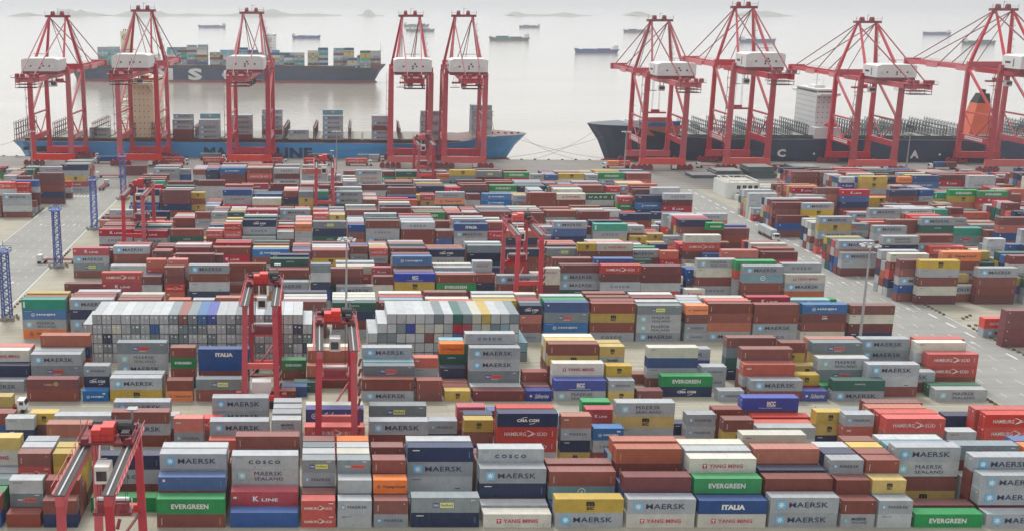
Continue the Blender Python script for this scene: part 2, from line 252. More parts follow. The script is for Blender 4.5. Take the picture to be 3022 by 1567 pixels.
# every row of stacks: depth, then for each stack its left end, length class, number of tiers and the paint of each tier (+40: high cube)
KEYS = list(PAL)
DATA = [
[169.4,-69.3,4,2,55,40,-56.1,2,1,0,-49.5,2,2,13,0,-29.1,4,2,0,60,-15.9,4,1,55,-3,2,2,26,26,3.5,2,2,8,6,10,2,2,6,0,16.6,4,2,53,50,29.7,4,1,27,42.5,4,2,46,24,55.4,4,2,27,46,68.2,4,2,27,19,81.1,4,2,46,46,94,2,2,7,0,100.6,2,2,8,6,107.3,4,1,20,120.2,4,1,6,133.1,2,2,0,0],
[172.2,-69.3,4,2,49,20,-56.1,2,3,0,11,8,-49.5,2,3,0,0,0,-29.1,4,3,40,40,15,-15.9,4,2,0,65,-3,2,2,0,0,3.5,2,3,0,1,8,10,2,3,0,0,30,16.6,4,1,49,29.7,4,1,48,42.5,4,1,15,55.4,4,3,15,55,41,68.2,4,3,13,13,60,81.1,4,3,0,13,40,94,2,3,0,0,0,100.6,2,3,0,12,24,107.3,4,1,41,120.2,4,3,41,46,46,133.1,2,3,0,0,0],
[175,-69.3,4,2,9,61,-56.1,2,2,0,0,-49.5,2,2,0,0,-42.2,4,1,60,-29.1,4,4,40,40,48,46,-15.9,4,4,40,48,47,29,-3,2,4,0,13,6,10,3.5,2,4,0,8,8,11,10,2,4,8,0,13,0,16.6,4,1,49,29.7,4,3,40,53,46,42.5,4,3,15,12,40,55.4,4,2,55,55,68.2,4,4,0,0,25,67,81.1,4,3,40,0,53,94,2,4,0,0,8,6,100.6,2,4,0,0,8,0,120.2,4,4,1,0,40,46,133.1,2,3,0,0,0],
[177.8,-69.3,4,2,9,9,-56.1,2,4,9,1,26,0,-49.5,2,4,0,24,24,24,-29.1,4,4,49,49,40,48,-15.9,4,3,0,0,8,-3,2,4,0,8,6,8,3.5,2,4,0,8,0,28,10,2,3,0,0,0,16.6,4,4,48,48,46,53,29.7,4,4,8,46,48,69,42.5,4,3,0,40,40,55.4,4,4,0,40,40,42,68.2,4,4,8,0,48,48,81.1,4,4,0,40,40,42,94,2,4,0,0,8,13,100.6,2,4,0,0,8,0,107.3,4,4,64,40,47,46,120.2,4,2,48,48,133.1,2,3,0,0,8],
[180.6,-69.3,4,2,6,6,-56.1,2,4,8,8,0,6,-49.5,2,4,0,8,24,24,-42.2,4,3,40,69,53,-29.1,4,3,40,40,40,-15.9,4,3,0,0,0,-3,2,4,0,8,6,9,3.5,2,4,0,8,13,8,10,2,4,8,0,13,0,16.6,4,4,40,40,53,48,29.7,4,3,0,0,0,42.5,4,2,0,0,55.4,4,4,48,48,52,42,68.2,4,4,8,0,48,68,81.1,4,3,0,0,0,94,2,4,0,0,0,8,100.6,2,4,0,8,0,24,107.3,4,4,0,8,13,52,120.2,4,4,8,8,0,51,133.1,2,4,0,0,0,30],
[183.4,-69.3,4,4,9,46,67,24,-56.1,2,4,8,8,0,6,-49.5,2,2,0,0,-42.2,4,2,40,40,-29.1,4,2,40,40,-15.9,4,4,40,40,53,0,-3,2,4,0,13,13,0,3.5,2,4,0,13,8,30,10,2,2,0,0,16.6,4,3,40,40,53,29.7,4,3,0,0,0,42.5,4,2,0,0,55.4,4,3,0,0,13,68.2,4,2,0,0,81.1,4,4,40,40,40,68,94,2,3,0,0,0,100.6,2,4,0,8,0,0,107.3,4,4,0,8,13,48,120.2,4,2,0,0,133.1,2,4,0,0,0,15],
[195.2,-55.3,4,3,40,46,42,-22.4,2,2,0,3,-2.8,4,3,40,26,26,36.3,4,4,8,26,66,54,49.4,2,4,24,13,6,2,56,2,3,0,29,16,63,4,2,0,0],
[198,-29.8,2,3,53,46,43,-22.4,4,3,0,8,46,-9.6,2,3,48,8,47,10.4,4,3,0,0,46,30,2,3,53,40,24,83.5,2,3,53,64,0,116.9,4,3,40,42,66,129.8,2,2,49,48],
[200.8,-9.6,2,3,48,48,46,30.3,2,3,40,40,13,62,4,4,40,8,24,47,76.8,2,3,55,46,6,91.8,4,2,48,8,109.8,2,3,40,43,6,116.9,4,3,40,42,66,139.3,4,3,40,26,66],
[203.6,-43.8,4,3,0,6,0,-9.5,2,3,48,48,46,-2.7,4,3,48,8,58,23.3,2,2,53,46,37.6,4,3,40,66,66,56.5,2,3,53,0,65,74.8,2,2,9,13,83.4,2,3,40,40,0,92.5,4,2,26,3,105.2,2,3,13,24,24,116.1,4,3,40,40,42,138.7,4,3,40,26,66],
[206.4,-67.2,2,2,13,8,-56.7,4,2,40,69,-36,2,2,40,48,-26.8,2,2,0,26,-2.7,4,3,8,8,68,10.9,4,3,0,8,50,29.6,2,3,0,3,25,51.5,2,2,40,52,93.2,4,2,40,26,117,4,3,40,40,40,134.3,2,2,48,53],
[209.2,-78.3,4,2,15,0,-62.7,2,2,1,24,-44.4,4,3,0,8,6,-23,4,3,48,46,46,-9.7,2,3,8,8,6,36.7,2,2,53,55,57.2,2,3,0,21,20,91.8,4,3,48,40,57,108.8,4,2,48,49],
[228.8,-69,4,2,40,4,-55.8,2,1,16,-49.2,4,2,64,46,-35.8,2,2,30,0,-28.9,4,2,40,10,-11.4,2,1,0,10.3,4,2,6,40,23.2,2,2,0,0,29.9,2,1,24,36.6,4,1,1,49.1,2,1,18,55.7,4,2,7,17,68.5,2,2,24,6,75.4,2,1,1,94.6,2,1,6,102,4,2,0,6,114.3,2,1,18,121.5,4,2,6,21,145.8,4,1,47],
[231.6,-55.9,2,3,0,14,6,-49,4,2,64,46,-8.8,2,1,15,10.7,4,3,0,8,11,29.8,2,1,0,36.4,4,1,8,49.2,2,1,1,55.7,4,3,40,8,67,68.6,2,3,0,8,24,81.9,4,2,14,20,101.2,4,3,0,8,43,113.5,2,2,65,24,119.9,2,1,60,130.9,4,3,0,8,46,146.1,4,1,62],
[234.4,-83.4,4,1,46,-28.9,4,4,48,0,15,59,-5.9,2,1,21,10.8,4,3,0,8,12,30,2,1,0,36.3,4,4,8,51,46,46,49.2,2,2,8,0,101.7,4,4,40,0,8,40,120.2,4,3,60,51,47,136.6,4,2,1,6],
[237.2,-82.7,4,2,48,53,-70,4,3,40,51,46,-36,2,4,13,0,20,0,-2.8,4,2,40,42,10.6,4,4,8,0,8,6,23.1,2,3,0,8,3,29.8,2,2,0,13,55.8,4,4,40,41,24,40,68.3,2,4,48,0,7,24,80.1,4,4,0,8,15,28,93.5,2,2,46,6,116,2,2,40,64,135.7,4,2,8,22,148.3,4,3,40,66,66],
[240,-83.4,4,3,48,53,67,-70,4,3,40,40,46,-49.6,4,4,0,6,7,51,-2.6,4,3,40,53,42,29.8,2,4,8,0,21,30,36,4,5,0,0,21,21,29,55.8,4,4,40,40,48,24,68.2,2,4,40,0,8,24,74.9,2,1,0,113.5,2,4,40,24,24,0,121.3,4,4,8,0,24,51,146.8,4,4,40,0,8,28],
[242.8,-83.3,4,3,40,40,66,-69,4,4,48,40,53,42,-9.2,2,2,0,20,-2.9,4,3,40,48,68,29.9,2,4,0,0,0,12,55.8,4,4,48,40,64,28,85.3,4,3,8,18,46,101.4,4,4,53,61,9,0,121.4,4,4,48,0,0,2,134.6,4,4,0,8,6,46,148,4,4,48,25,0,26],
[272.3,55.7,2,4,29,0,3,14,62.5,4,4,8,56,51,55,75.4,4,4,29,40,24,40,88.2,4,4,6,7,7,10,101.6,2,4,6,6,0,30,107.7,4,4,46,2,0,40,120.6,4,4,29,6,0,40,133.9,4,4,68,0,5,16,147.1,4,4,13,1,28,0],
[275.1,-82.8,4,4,30,47,56,63,-69.5,4,4,8,46,53,46,-41.8,2,4,53,48,40,2,-10,4,4,0,0,8,40,3.9,4,4,8,0,13,21,16.9,4,4,8,8,8,1,30.7,4,4,40,13,8,26,43,4,4,40,53,8,24,55.9,2,4,8,0,0,9,76,4,4,40,53,8,0,88.3,4,4,40,6,7,8,101,2,4,8,6,0,8,108,4,4,40,53,8,26],
[277.9,-56.5,4,4,0,13,8,0,-42,2,4,13,8,0,2,-35.4,2,4,0,0,13,8,-29,4,4,48,0,41,2,-9.8,4,4,48,0,0,8,3.9,4,4,0,0,13,8,17.2,4,4,0,8,8,12,30.1,4,4,40,13,8,28,55.9,2,4,8,0,0,25,63.2,4,4,0,13,8,20,88.2,4,4,40,46,7,1,101.2,2,4,8,6,0,8,107.5,4,4,40,53,8,28],
[280.7,-83.7,4,4,0,8,0,0,-70,4,4,8,13,0,0,-56.5,4,4,0,13,8,0,-9.8,4,4,40,13,0,28,3.9,4,4,0,0,13,28,17.2,4,4,0,0,13,25,43.6,4,4,0,8,13,28,63,4,4,40,13,8,8,76.2,4,4,0,13,8,0,101.9,2,4,8,6,0,8,121.9,4,4,8,13,0,25],
[283.5,-83.7,4,4,40,8,0,24,-70.3,4,4,8,8,0,0,-56.5,4,4,0,13,8,28,-9.9,4,4,40,48,0,13,4,4,4,0,0,8,28,17.3,4,4,40,0,13,28,30.4,4,4,40,53,8,0,43.9,4,4,40,8,13,8,56.3,2,4,8,0,0,28,76,4,4,40,13,8,0,89.3,4,4,0,6,7,28,134.7,4,3,40,48,52],
[286.3,-69.8,4,4,8,0,0,6,138.1,4,3,48,0,20],
[302.6,-79.9,4,1,40,-66.2,4,4,41,40,65,66,-54,2,4,26,21,8,1,-47,2,5,55,2,26,1,0,-39.5,4,5,42,53,48,0,6,-15.3,4,3,46,42,46,-2.4,2,5,46,55,53,48,9,16.7,2,4,0,28,28,1,23.3,4,4,41,66,64,17,36,4,4,41,40,20,0,54.5,4,4,64,24,0,6,67.6,2,5,1,15,1,28,27,86.1,4,5,46,55,69,1,26,98.5,4,5,43,66,8,1,1,113.3,2,1,2,129.5,4,5,40,41,0,12,6,142.5,4,4,40,42,6,27],
[305.4,-79.9,4,1,65,-66.2,4,1,41,-54,2,4,25,1,13,13,-40.5,4,3,42,46,44,-15.3,4,3,15,24,46,-2.5,2,3,21,0,8,5.5,4,1,13,23.2,4,4,40,24,65,40,36,4,4,0,48,25,6,48.3,2,4,25,0,13,0,54.5,4,1,40,67.6,2,2,1,24,74.1,4,5,40,21,6,6,1,88.2,4,2,69,41,113.3,2,2,53,27,128.2,4,5,68,48,48,66,60,142.4,4,5,40,48,8,8,29],
[308.2,-79.9,4,1,48,-66.2,4,1,8,-53.4,2,5,43,48,69,43,3,-46.6,2,5,42,53,42,46,3,-29,4,1,40,-15.3,4,4,55,64,21,0,-2.5,2,3,26,0,1,5.5,4,2,42,46,23.2,4,4,46,0,15,61,47.8,2,5,40,40,6,6,29,54.5,4,1,3,68.7,2,3,69,55,29,85.3,4,5,68,40,40,41,55,102,4,2,0,16,117.3,4,5,64,69,40,68,7,134.8,4,2,25,1],
[311,-79.9,4,2,41,41,-66.2,4,1,1,-48.6,2,3,41,15,8,-42.5,4,2,29,6,-29,4,2,64,0,-15.3,4,4,6,0,66,1,1.8,4,4,40,21,1,0,16.7,2,4,66,40,6,25,23.2,4,5,42,53,61,41,56,36,4,4,21,65,2,46,49.5,2,2,2,8,73.2,4,5,61,61,46,6,0,89.1,4,3,46,64,20,102.1,4,3,40,13,27,115.3,2,4,25,2,15,15,122,4,2,0,27,134.8,4,2,40,46],
[313.8,-69.5,4,2,15,20,-45.1,4,5,65,41,40,40,41,-28.7,4,4,61,69,40,0,-15.2,4,5,0,24,28,0,21,-2.5,2,3,28,0,29,5.5,4,4,69,2,26,28,23.2,4,5,41,21,0,66,29,36,4,4,53,40,15,68,54.5,4,2,6,2,67.6,2,3,1,28,3,98.5,4,3,48,64,40,113.3,2,4,13,0,2,15,122.5,4,3,2,24,7,134.8,4,2,41,1],
[316.6,-79.9,4,1,28,-57,2,1,6,-50,2,1,29,-42.5,4,5,65,0,8,2,41,-29,4,3,68,64,48,-15.3,4,5,40,66,15,8,13,-2.5,2,3,28,8,26,5.5,4,4,0,65,68,69,23.2,4,5,53,1,21,64,41,36,4,3,1,13,0,54.5,4,1,48,67.6,2,3,8,21,28,78.6,4,1,1,98.5,4,3,43,1,64,113.3,2,3,2,24,8,122,4,3,15,0,15,134.8,4,2,8,26],
[333.1,-69.7,4,2,69,48,-55.3,2,4,46,24,6,1,-48.9,4,3,64,48,29,-35.3,4,2,28,28,-22.2,4,2,46,6,-8.8,2,4,68,1,25,0,-2.1,4,4,48,65,24,0,10.7,2,2,6,1,17.3,2,2,1,3,24.1,4,3,26,46,3,36.5,4,4,65,41,69,14,50.6,4,2,28,13,86.6,2,5,41,6,1,1,24,92.8,4,5,66,2,0,1,27,105.4,2,3,25,25,21,114.3,2,4,48,8,25,3,134.8,4,4,64,46,15,3,148,4,4,24,15,25,1],
[335.9,-69.7,4,2,29,28,-55.3,2,4,3,0,0,26,-48.9,4,3,61,41,66,-35.3,4,4,42,53,65,0,-22.2,4,4,48,1,0,16,-8.8,2,4,6,1,26,15,-2.1,4,4,66,1,8,3,10.7,2,2,25,13,17.3,2,4,55,41,6,26,24.1,4,4,48,42,21,1,36.5,4,4,43,3,8,42,62.4,4,4,40,0,0,14,76.5,4,4,53,65,0,10,102.9,4,4,15,3,1,6,124.3,4,2,0,24,136.8,2,4,0,6,2,15,148,4,4,53,40,1,0],
[338.7,-83.5,4,4,0,10,6,25,-69.7,4,4,66,40,0,6,-55.3,2,3,25,1,8,-48.9,4,4,2,3,6,41,-35.3,4,4,66,8,0,0,-22.2,4,4,3,8,68,24,-8.8,2,4,15,15,0,13,-2.1,4,4,40,6,29,8,10.7,2,4,55,42,6,0,17.3,2,4,6,25,0,28,24.1,4,4,8,41,8,13,36.5,4,4,6,0,61,40,50.6,4,4,68,61,53,9,76.5,4,4,68,69,68,41,102.1,4,4,48,0,8,20,130.9,2,3,53,64,15,148,4,4,40,29,8,1],
[341.5,-83.5,4,3,64,40,41,-69.7,4,4,68,0,25,25,-55.3,2,4,2,13,3,1,-48.9,4,4,66,2,40,8,-35.3,4,4,66,69,61,65,-22.2,4,3,0,2,40,-8.8,2,4,2,3,26,1,-2.1,4,4,25,6,15,48,10.7,2,4,15,0,15,13,17.3,2,4,1,29,13,24,24.1,4,4,40,0,43,21,36.5,4,4,2,29,15,0,50.6,4,4,13,40,2,21,76.5,4,4,3,0,29,1,92.8,4,4,53,61,40,66,105.4,2,4,3,8,8,13,114.3,2,3,21,1,25,125.3,4,5,42,48,41,66,28,148,4,4,68,69,15,68],
[344.3,-83.5,4,3,6,26,40,-69.7,4,4,8,41,8,0,-55.3,2,4,0,24,0,0,-48.9,4,4,6,0,46,26,-35.3,4,4,42,68,43,40,-22.2,4,4,25,3,6,1,-8.8,2,4,6,13,8,3,-2.1,4,4,69,0,1,41,10.7,2,4,25,0,0,15,17.3,2,4,3,26,1,8,24.1,4,4,69,8,6,26,36.5,4,3,65,24,41,50.6,4,4,64,61,1,8,76.5,4,4,8,41,3,2,92.8,4,4,55,66,1,48,105.4,2,4,0,8,21,8,114.3,2,4,0,21,3,13,124.3,4,4,26,26,1,25,136.8,2,3,29,0,21,148,4,4,15,48,65,13],
[347.1,-83.5,4,3,43,69,6,-69.7,4,3,65,1,55,-55.3,2,3,25,0,6,-48.9,4,3,61,43,1,-35.3,4,4,24,6,2,41,-22.2,4,4,68,0,15,21,-8.8,2,3,24,0,25,-2.1,4,3,15,68,61,10.7,2,3,0,1,29,17.3,2,4,1,21,1,0,24.1,4,4,1,3,1,46,36.5,4,3,40,48,25,50.6,4,4,6,26,26,6,76.5,4,4,0,3,48,3,92.8,4,4,43,40,29,6,105.4,2,4,1,25,24,1,114.3,2,4,0,2,1,24,124.3,4,4,28,13,21,26,136.8,2,4,0,13,1,0,148,4,4,1,1,42,3],
[363.6,-79.8,4,4,48,41,69,25,-67.1,4,4,46,3,6,25,-54.1,4,4,64,69,61,0,-40.7,2,4,55,8,0,26,-34.2,2,5,40,15,13,26,26,-27.7,4,3,69,53,8,-15.1,2,4,2,13,1,8,-8.5,2,5,55,2,8,8,30,-2.1,4,5,40,40,61,53,10,10.7,2,5,26,0,2,0,15,17.2,4,5,61,61,46,69,40,30,4,5,46,42,40,0,29,42.6,2,4,41,15,15,0,49.2,4,5,42,2,29,6,19,61.7,2,4,29,2,1,25,68.1,4,4,24,40,13,2,85.2,4,5,55,61,53,55,6,99.9,4,5,43,24,24,29,23,114,2,2,0,6,121.3,2,2,2,24,141.1,2,5,61,66,0,1,20],
[366.4,-79.8,4,4,55,3,29,29,-67.1,4,4,26,3,48,13,-52,4,2,43,50,-34.2,2,4,2,0,15,2,-27.7,4,5,53,46,61,69,14,-15.1,2,4,21,8,1,0,-8.5,2,5,26,3,6,0,2,-1.9,4,2,41,66,10.7,2,5,0,1,0,2,1,17.2,4,5,40,21,6,6,6,30,4,5,40,21,41,21,46,42.6,2,4,0,8,0,6,49.2,4,4,3,2,1,8,61.7,2,5,41,0,1,15,0,68.1,4,4,8,3,6,68,81.5,2,3,40,46,6,87.7,4,4,69,40,69,44,114.4,2,3,48,0,24,126.6,2,3,42,26,6,145.4,4,4,46,41,0,1],
[369.2,-79.8,4,4,28,25,26,41,-67.1,4,3,3,24,13,-54.1,4,2,69,1,-40.7,2,4,0,0,1,8,-34.2,2,5,0,21,8,26,28,-27.7,4,5,15,0,48,0,40,-15.1,2,3,8,15,21,-8.5,2,5,1,26,2,21,0,-2.1,4,2,29,8,10.7,2,5,0,0,25,3,8,17.2,4,4,2,42,65,24,30,4,5,69,42,42,29,6,42.6,2,3,25,29,28,49.2,4,5,43,43,24,46,6,61.7,2,5,24,6,26,1,28,68.1,4,3,48,8,68,81.2,2,4,68,41,0,6,99.5,4,5,55,0,25,28,13,114,2,4,61,43,41,6,121.3,2,3,65,65,24,132.6,4,5,53,41,29,0,13,145.4,4,4,64,64,48,55],
[372,-79.8,4,4,40,24,68,0,-67.1,4,4,26,3,41,21,-54.1,4,2,53,64,-40.7,2,3,15,1,6,-34.2,2,4,2,0,6,0,-27.7,4,4,68,41,48,28,-15.1,2,4,6,8,6,26,-8.5,2,5,26,0,8,29,6,-2.1,4,2,2,68,10.7,2,5,0,13,25,21,29,17.2,4,5,41,15,24,55,21,30,4,4,68,29,69,2,42.6,2,3,1,8,24,49.2,4,5,15,0,64,8,26,61.7,2,4,13,6,24,8,68.1,4,4,0,61,25,1,81.2,2,4,15,26,2,21,87.7,4,4,2,0,64,68,114,2,4,1,28,29,8,121.3,2,3,2,0,1,132.6,4,5,3,2,46,24,65,145.4,4,4,68,13,28,40],
[374.8,-79.8,4,4,0,28,40,40,-67.1,4,4,8,0,66,8,-54.1,4,2,40,40,-40.7,2,4,1,28,24,13,-34.2,2,5,1,0,6,13,24,-27.7,4,5,42,3,46,8,21,-15.1,2,3,6,0,24,-8.5,2,5,8,24,25,8,26,-2.1,4,1,6,10.7,2,5,13,6,8,2,29,17.2,4,4,29,40,41,15,30,4,5,1,40,26,43,6,42.6,2,3,6,0,29,49.2,4,5,6,6,40,40,8,61.7,2,5,6,15,2,13,8,68.1,4,4,8,53,8,48,81.2,2,4,6,6,0,1,87.7,4,4,29,61,28,42,114,2,4,6,28,25,29,121.3,2,3,25,6,1,132.6,4,5,21,40,21,41,25,145.4,4,4,0,24,2,0],
[377.6,-79.8,4,4,25,0,55,13,-67.1,4,4,29,55,8,66,-54.1,4,2,0,13,-40.7,2,4,8,6,15,0,-34.2,2,4,2,0,0,28,-27.7,4,5,24,29,40,61,8,-15.1,2,4,1,6,0,6,-8.5,2,5,6,28,0,15,6,-2.1,4,1,3,10.7,2,5,21,13,0,28,13,17.2,4,5,46,48,65,41,29,30,4,5,46,2,40,28,65,43.4,2,4,46,42,46,0,61.7,2,4,0,3,13,6,68.1,4,3,15,26,13,81.2,2,3,1,25,1,87.7,4,4,64,6,66,3,114,2,4,15,1,6,1,121.3,2,3,26,0,25,132.6,4,5,66,0,0,69,8,145.4,4,3,53,69,68],
[394.1,-86.1,4,3,68,1,2,-72.8,4,3,8,1,26,-48.4,2,4,64,69,46,0,-41.9,2,4,43,41,68,6,-35.2,2,4,64,55,40,21,-28.4,4,3,48,40,21,-16.1,2,3,1,24,0,-9.6,2,2,8,2,-2.1,2,4,64,1,23,26,4.3,2,4,8,3,8,24,10.9,4,3,0,41,46,24.1,4,5,15,2,26,18,1,37.4,4,4,66,48,46,20,50.4,2,4,55,42,6,1,57.1,2,4,65,40,13,0,63.3,4,4,55,42,55,40,76.3,4,4,41,42,0,1,89.7,4,3,3,29,28,102,4,4,55,40,41,41,118.5,4,4,55,3,0,13,135.3,4,4,42,26,8,6,148.4,4,4,43,6,26,29],
[396.9,-82.6,4,4,65,64,66,69,-57.6,4,3,68,41,0,-41.9,2,4,21,8,6,24,-35.2,2,4,21,0,15,28,-28.4,4,4,65,40,48,65,-16.1,2,2,15,8,-9.6,2,2,1,25,-2.1,2,4,6,8,25,29,4.3,2,4,0,28,1,6,10.9,4,4,65,46,42,40,24.1,4,5,26,15,40,41,13,37.4,4,4,64,0,6,41,50.4,2,3,28,1,15,57.1,2,3,6,8,8,63.3,4,4,25,40,61,1,76.3,4,4,41,69,21,40,89.7,4,4,41,43,46,0,102,4,4,21,26,13,28,128.9,2,2,21,8,136.6,2,2,28,6,143.8,4,2,25,0],
[399.7,-86.1,4,3,40,43,13,-72.8,4,3,0,8,0,-57.6,4,3,21,64,25,-41.9,2,4,8,25,0,0,-35.2,2,4,8,25,6,0,-28.4,4,4,28,6,41,26,-15.4,4,4,53,69,69,6,-2.1,2,3,1,8,24,4.3,2,4,1,0,1,0,10.9,4,4,68,61,43,21,24.1,4,4,26,6,2,69,37.4,4,4,69,0,1,40,50.4,2,4,6,13,21,25,57.1,2,4,6,8,13,8,63.3,4,4,26,43,3,53,76.3,4,4,8,24,53,61,89.7,4,4,29,55,8,42,102,4,3,42,24,13,118.5,4,2,8,48,135.3,4,2,40,15,148.4,4,2,1,0],
[402.5,-86.1,4,3,0,6,0,-72.8,4,2,6,42,-57.6,4,3,53,29,6,-41.9,2,4,25,6,24,1,-35.2,2,4,24,13,25,24,-28.4,4,4,6,40,68,6,-16.1,2,3,2,29,8,-9.6,2,4,24,24,21,1,-2.1,2,4,0,15,8,26,4.3,2,4,25,3,6,6,10.9,4,4,42,65,48,13,24.1,4,5,1,69,0,6,68,37.4,4,3,61,26,55,50.4,2,4,0,8,15,2,57.1,2,4,0,24,8,1,63.3,4,4,15,68,21,21,76.3,4,4,64,25,8,46,89.7,4,3,6,26,28,102,4,4,46,21,29,29,118.5,4,2,21,25,135.3,4,2,69,28,148.4,4,2,0,41],
[405.3,-86.1,4,3,41,1,42,-72.8,4,2,21,41,-57.6,4,3,3,1,6,-41.9,2,4,0,3,28,13,-35.2,2,4,6,8,1,6,-28.4,4,4,8,25,26,6,-16.1,2,3,2,0,13,-9.6,2,4,6,6,6,8,-2.1,2,4,0,1,3,6,4.3,2,3,2,25,2,10.9,4,3,8,0,13,24.1,4,5,65,0,13,69,40,37.4,4,4,48,1,64,8,50.4,2,4,0,6,6,2,57.1,2,4,24,26,8,25,63.3,4,4,40,21,2,48,76.3,4,4,25,6,15,8,89.7,4,3,1,25,48,102,4,4,0,29,3,24,118.5,4,2,68,0,139.4,4,3,43,42,6],
[408.1,-86.1,4,2,28,48,-72.8,4,3,46,61,53,-57.6,4,3,0,6,2,-41.9,2,4,1,13,3,2,-35.2,2,4,6,1,0,8,-28.4,4,3,53,26,66,-16.1,2,4,6,3,21,0,-9.6,2,4,1,8,6,25,-2.1,2,4,1,0,3,13,4.3,2,4,3,15,13,6,10.9,4,4,55,6,64,68,24.1,4,5,43,40,41,40,25,37.4,4,4,6,28,28,2,50.4,2,4,0,0,0,6,57.1,2,4,28,29,28,0,63.3,4,4,6,13,40,40,76.3,4,4,8,8,40,28,89.7,4,4,3,8,24,0,102,4,4,40,8,0,41,118.5,4,2,29,0,135.3,4,3,40,28,53,148.4,4,3,0,13,6],
[424.6,-79.9,4,3,1,21,15,-66,4,5,68,40,53,41,41,-47.8,2,3,8,8,29,-40.5,4,3,13,41,25,-27.9,4,4,40,25,3,68,-14.8,2,3,8,8,21,-8.3,2,5,46,40,64,24,9,-1.9,2,5,66,40,61,15,23,6.3,4,5,41,55,61,6,6,18.9,2,4,29,15,2,0,29.4,4,4,28,2,3,3,49.4,4,5,65,68,21,30,29,68.9,4,5,1,8,26,16,16,87.9,4,5,48,1,0,0,0,100.3,4,5,24,0,26,0,27,115.7,4,2,65,48,128.1,2,2,6,26,145.4,4,5,28,26,25,1,29],
[427.4,-79.9,4,5,40,53,55,68,13,-54.2,2,5,0,15,24,0,24,-47.8,2,3,8,21,15,-40.5,4,5,42,53,48,69,15,-27.9,4,4,41,6,6,29,-14.8,2,5,42,48,0,13,0,-8.3,2,5,28,1,15,0,3,-1.9,2,5,15,29,6,1,1,6.3,4,4,41,8,0,40,18.9,2,4,25,26,1,28,29.4,4,4,40,55,28,55,44.2,2,2,21,0,63.8,2,2,0,21,83.7,2,2,24,6,90.1,2,5,8,21,29,0,8,100.3,4,4,6,41,28,8,115.7,4,2,46,13,128.1,2,2,6,1,134.7,4,4,41,53,56,53,147.3,2,4,26,21,28,26],
[430.2,-79.9,4,5,0,28,64,6,6,-66,4,5,40,40,0,1,1,-47.8,2,3,0,15,8,-40.5,4,5,21,69,21,29,6,-27.9,4,3,40,25,0,-14.8,2,5,28,8,2,15,26,-8.3,2,5,0,0,0,13,15,-1.9,2,5,0,28,29,15,28,6.3,4,5,1,26,68,0,21,18.9,2,4,6,1,29,3,29.4,4,5,48,68,43,48,40,44.2,2,2,8,29,63.8,2,2,0,24,83.7,2,2,24,8,90.1,2,4,0,25,1,3,100.3,4,5,66,46,55,21,28,115.7,4,2,66,28,128.1,2,4,28,21,20,25,141.8,4,5,64,40,61,55,48],
[433,-79.9,4,5,21,48,3,0,26,-66,4,4,15,48,43,0,-47.8,2,3,6,28,1,-40.5,4,5,8,3,24,13,28,-27.9,4,4,41,41,0,55,-14.8,2,5,28,21,3,26,26,-8.3,2,5,15,0,0,3,1,-1.9,2,5,24,13,13,2,29,6.3,4,5,61,1,43,48,48,18.9,2,4,24,8,0,21,29.4,4,2,24,0,44.2,2,2,13,25,63.8,2,2,2,1,83.7,2,4,68,2,11,6,90.1,2,5,6,26,0,6,29,100.3,4,5,48,68,25,29,46,115.7,4,2,3,0,128.1,2,4,28,26,24,6,134.7,4,5,43,6,26,24,1,147.3,2,5,28,24,21,6,29],
[435.8,-79.9,4,4,53,0,40,24,-66,4,5,28,0,1,0,48,-47.8,2,3,0,15,1,-40.5,4,5,6,48,8,6,0,-27.9,4,4,8,46,41,21,-14.8,2,5,8,21,13,6,6,-8.3,2,5,28,6,8,8,1,-1.9,2,5,8,25,13,29,0,6.3,4,5,40,21,46,8,1,18.9,2,4,0,6,24,6,30.7,2,4,53,28,15,0,37.9,2,4,15,24,0,24,44.2,2,4,1,25,24,25,55.2,2,5,42,46,8,0,25,63.8,2,4,64,3,8,1,83.7,2,3,25,0,1,90.1,2,5,28,0,0,2,8,100.3,4,5,0,1,15,64,61,115.7,4,4,41,13,8,22,128.1,2,3,1,26,0,134.7,4,5,29,53,69,6,41,147.3,2,5,8,25,6,1,28],
[438.6,-79.9,4,5,65,48,68,1,65,-66,4,5,15,8,46,65,61,-47.8,2,3,26,0,25,-40.5,4,5,42,64,46,1,40,-27.9,4,4,0,53,8,53,-14.8,2,5,2,15,0,0,28,-8.3,2,5,29,24,26,21,13,-1.9,2,5,0,28,21,25,0,6.3,4,5,40,28,1,1,25,18.9,2,4,0,0,2,2,29.4,4,4,46,6,41,53,44.2,2,4,24,1,1,0,63.8,2,4,0,2,8,13,83.7,2,4,15,0,6,24,90.1,2,5,0,0,26,28,6,100.3,4,5,8,15,55,41,43,115.7,4,3,29,8,40,128.1,2,3,1,8,15,134.7,4,5,68,41,48,42,43,147.3,2,4,8,24,0,1],
[455.1,-81.4,4,5,0,1,3,1,23,-54.3,4,5,48,8,8,8,1,-34.9,4,3,40,40,46,-21.8,4,3,53,24,0,-8.1,2,3,0,29,13,-1.5,4,3,8,6,0,11.1,2,5,15,1,3,2,6,18.1,4,4,46,40,48,1,30.6,4,4,0,48,65,53,44.2,4,4,46,8,0,13,56.8,2,4,0,1,15,2,63.8,4,4,41,41,53,1,77.2,4,4,48,42,8,20,90,4,4,61,0,25,13,103.2,2,4,3,24,26,20,109.8,2,4,0,28,8,8,116.3,4,4,46,64,0,0,129.8,2,4,24,26,6,25,136.2,4,3,25,29,0],
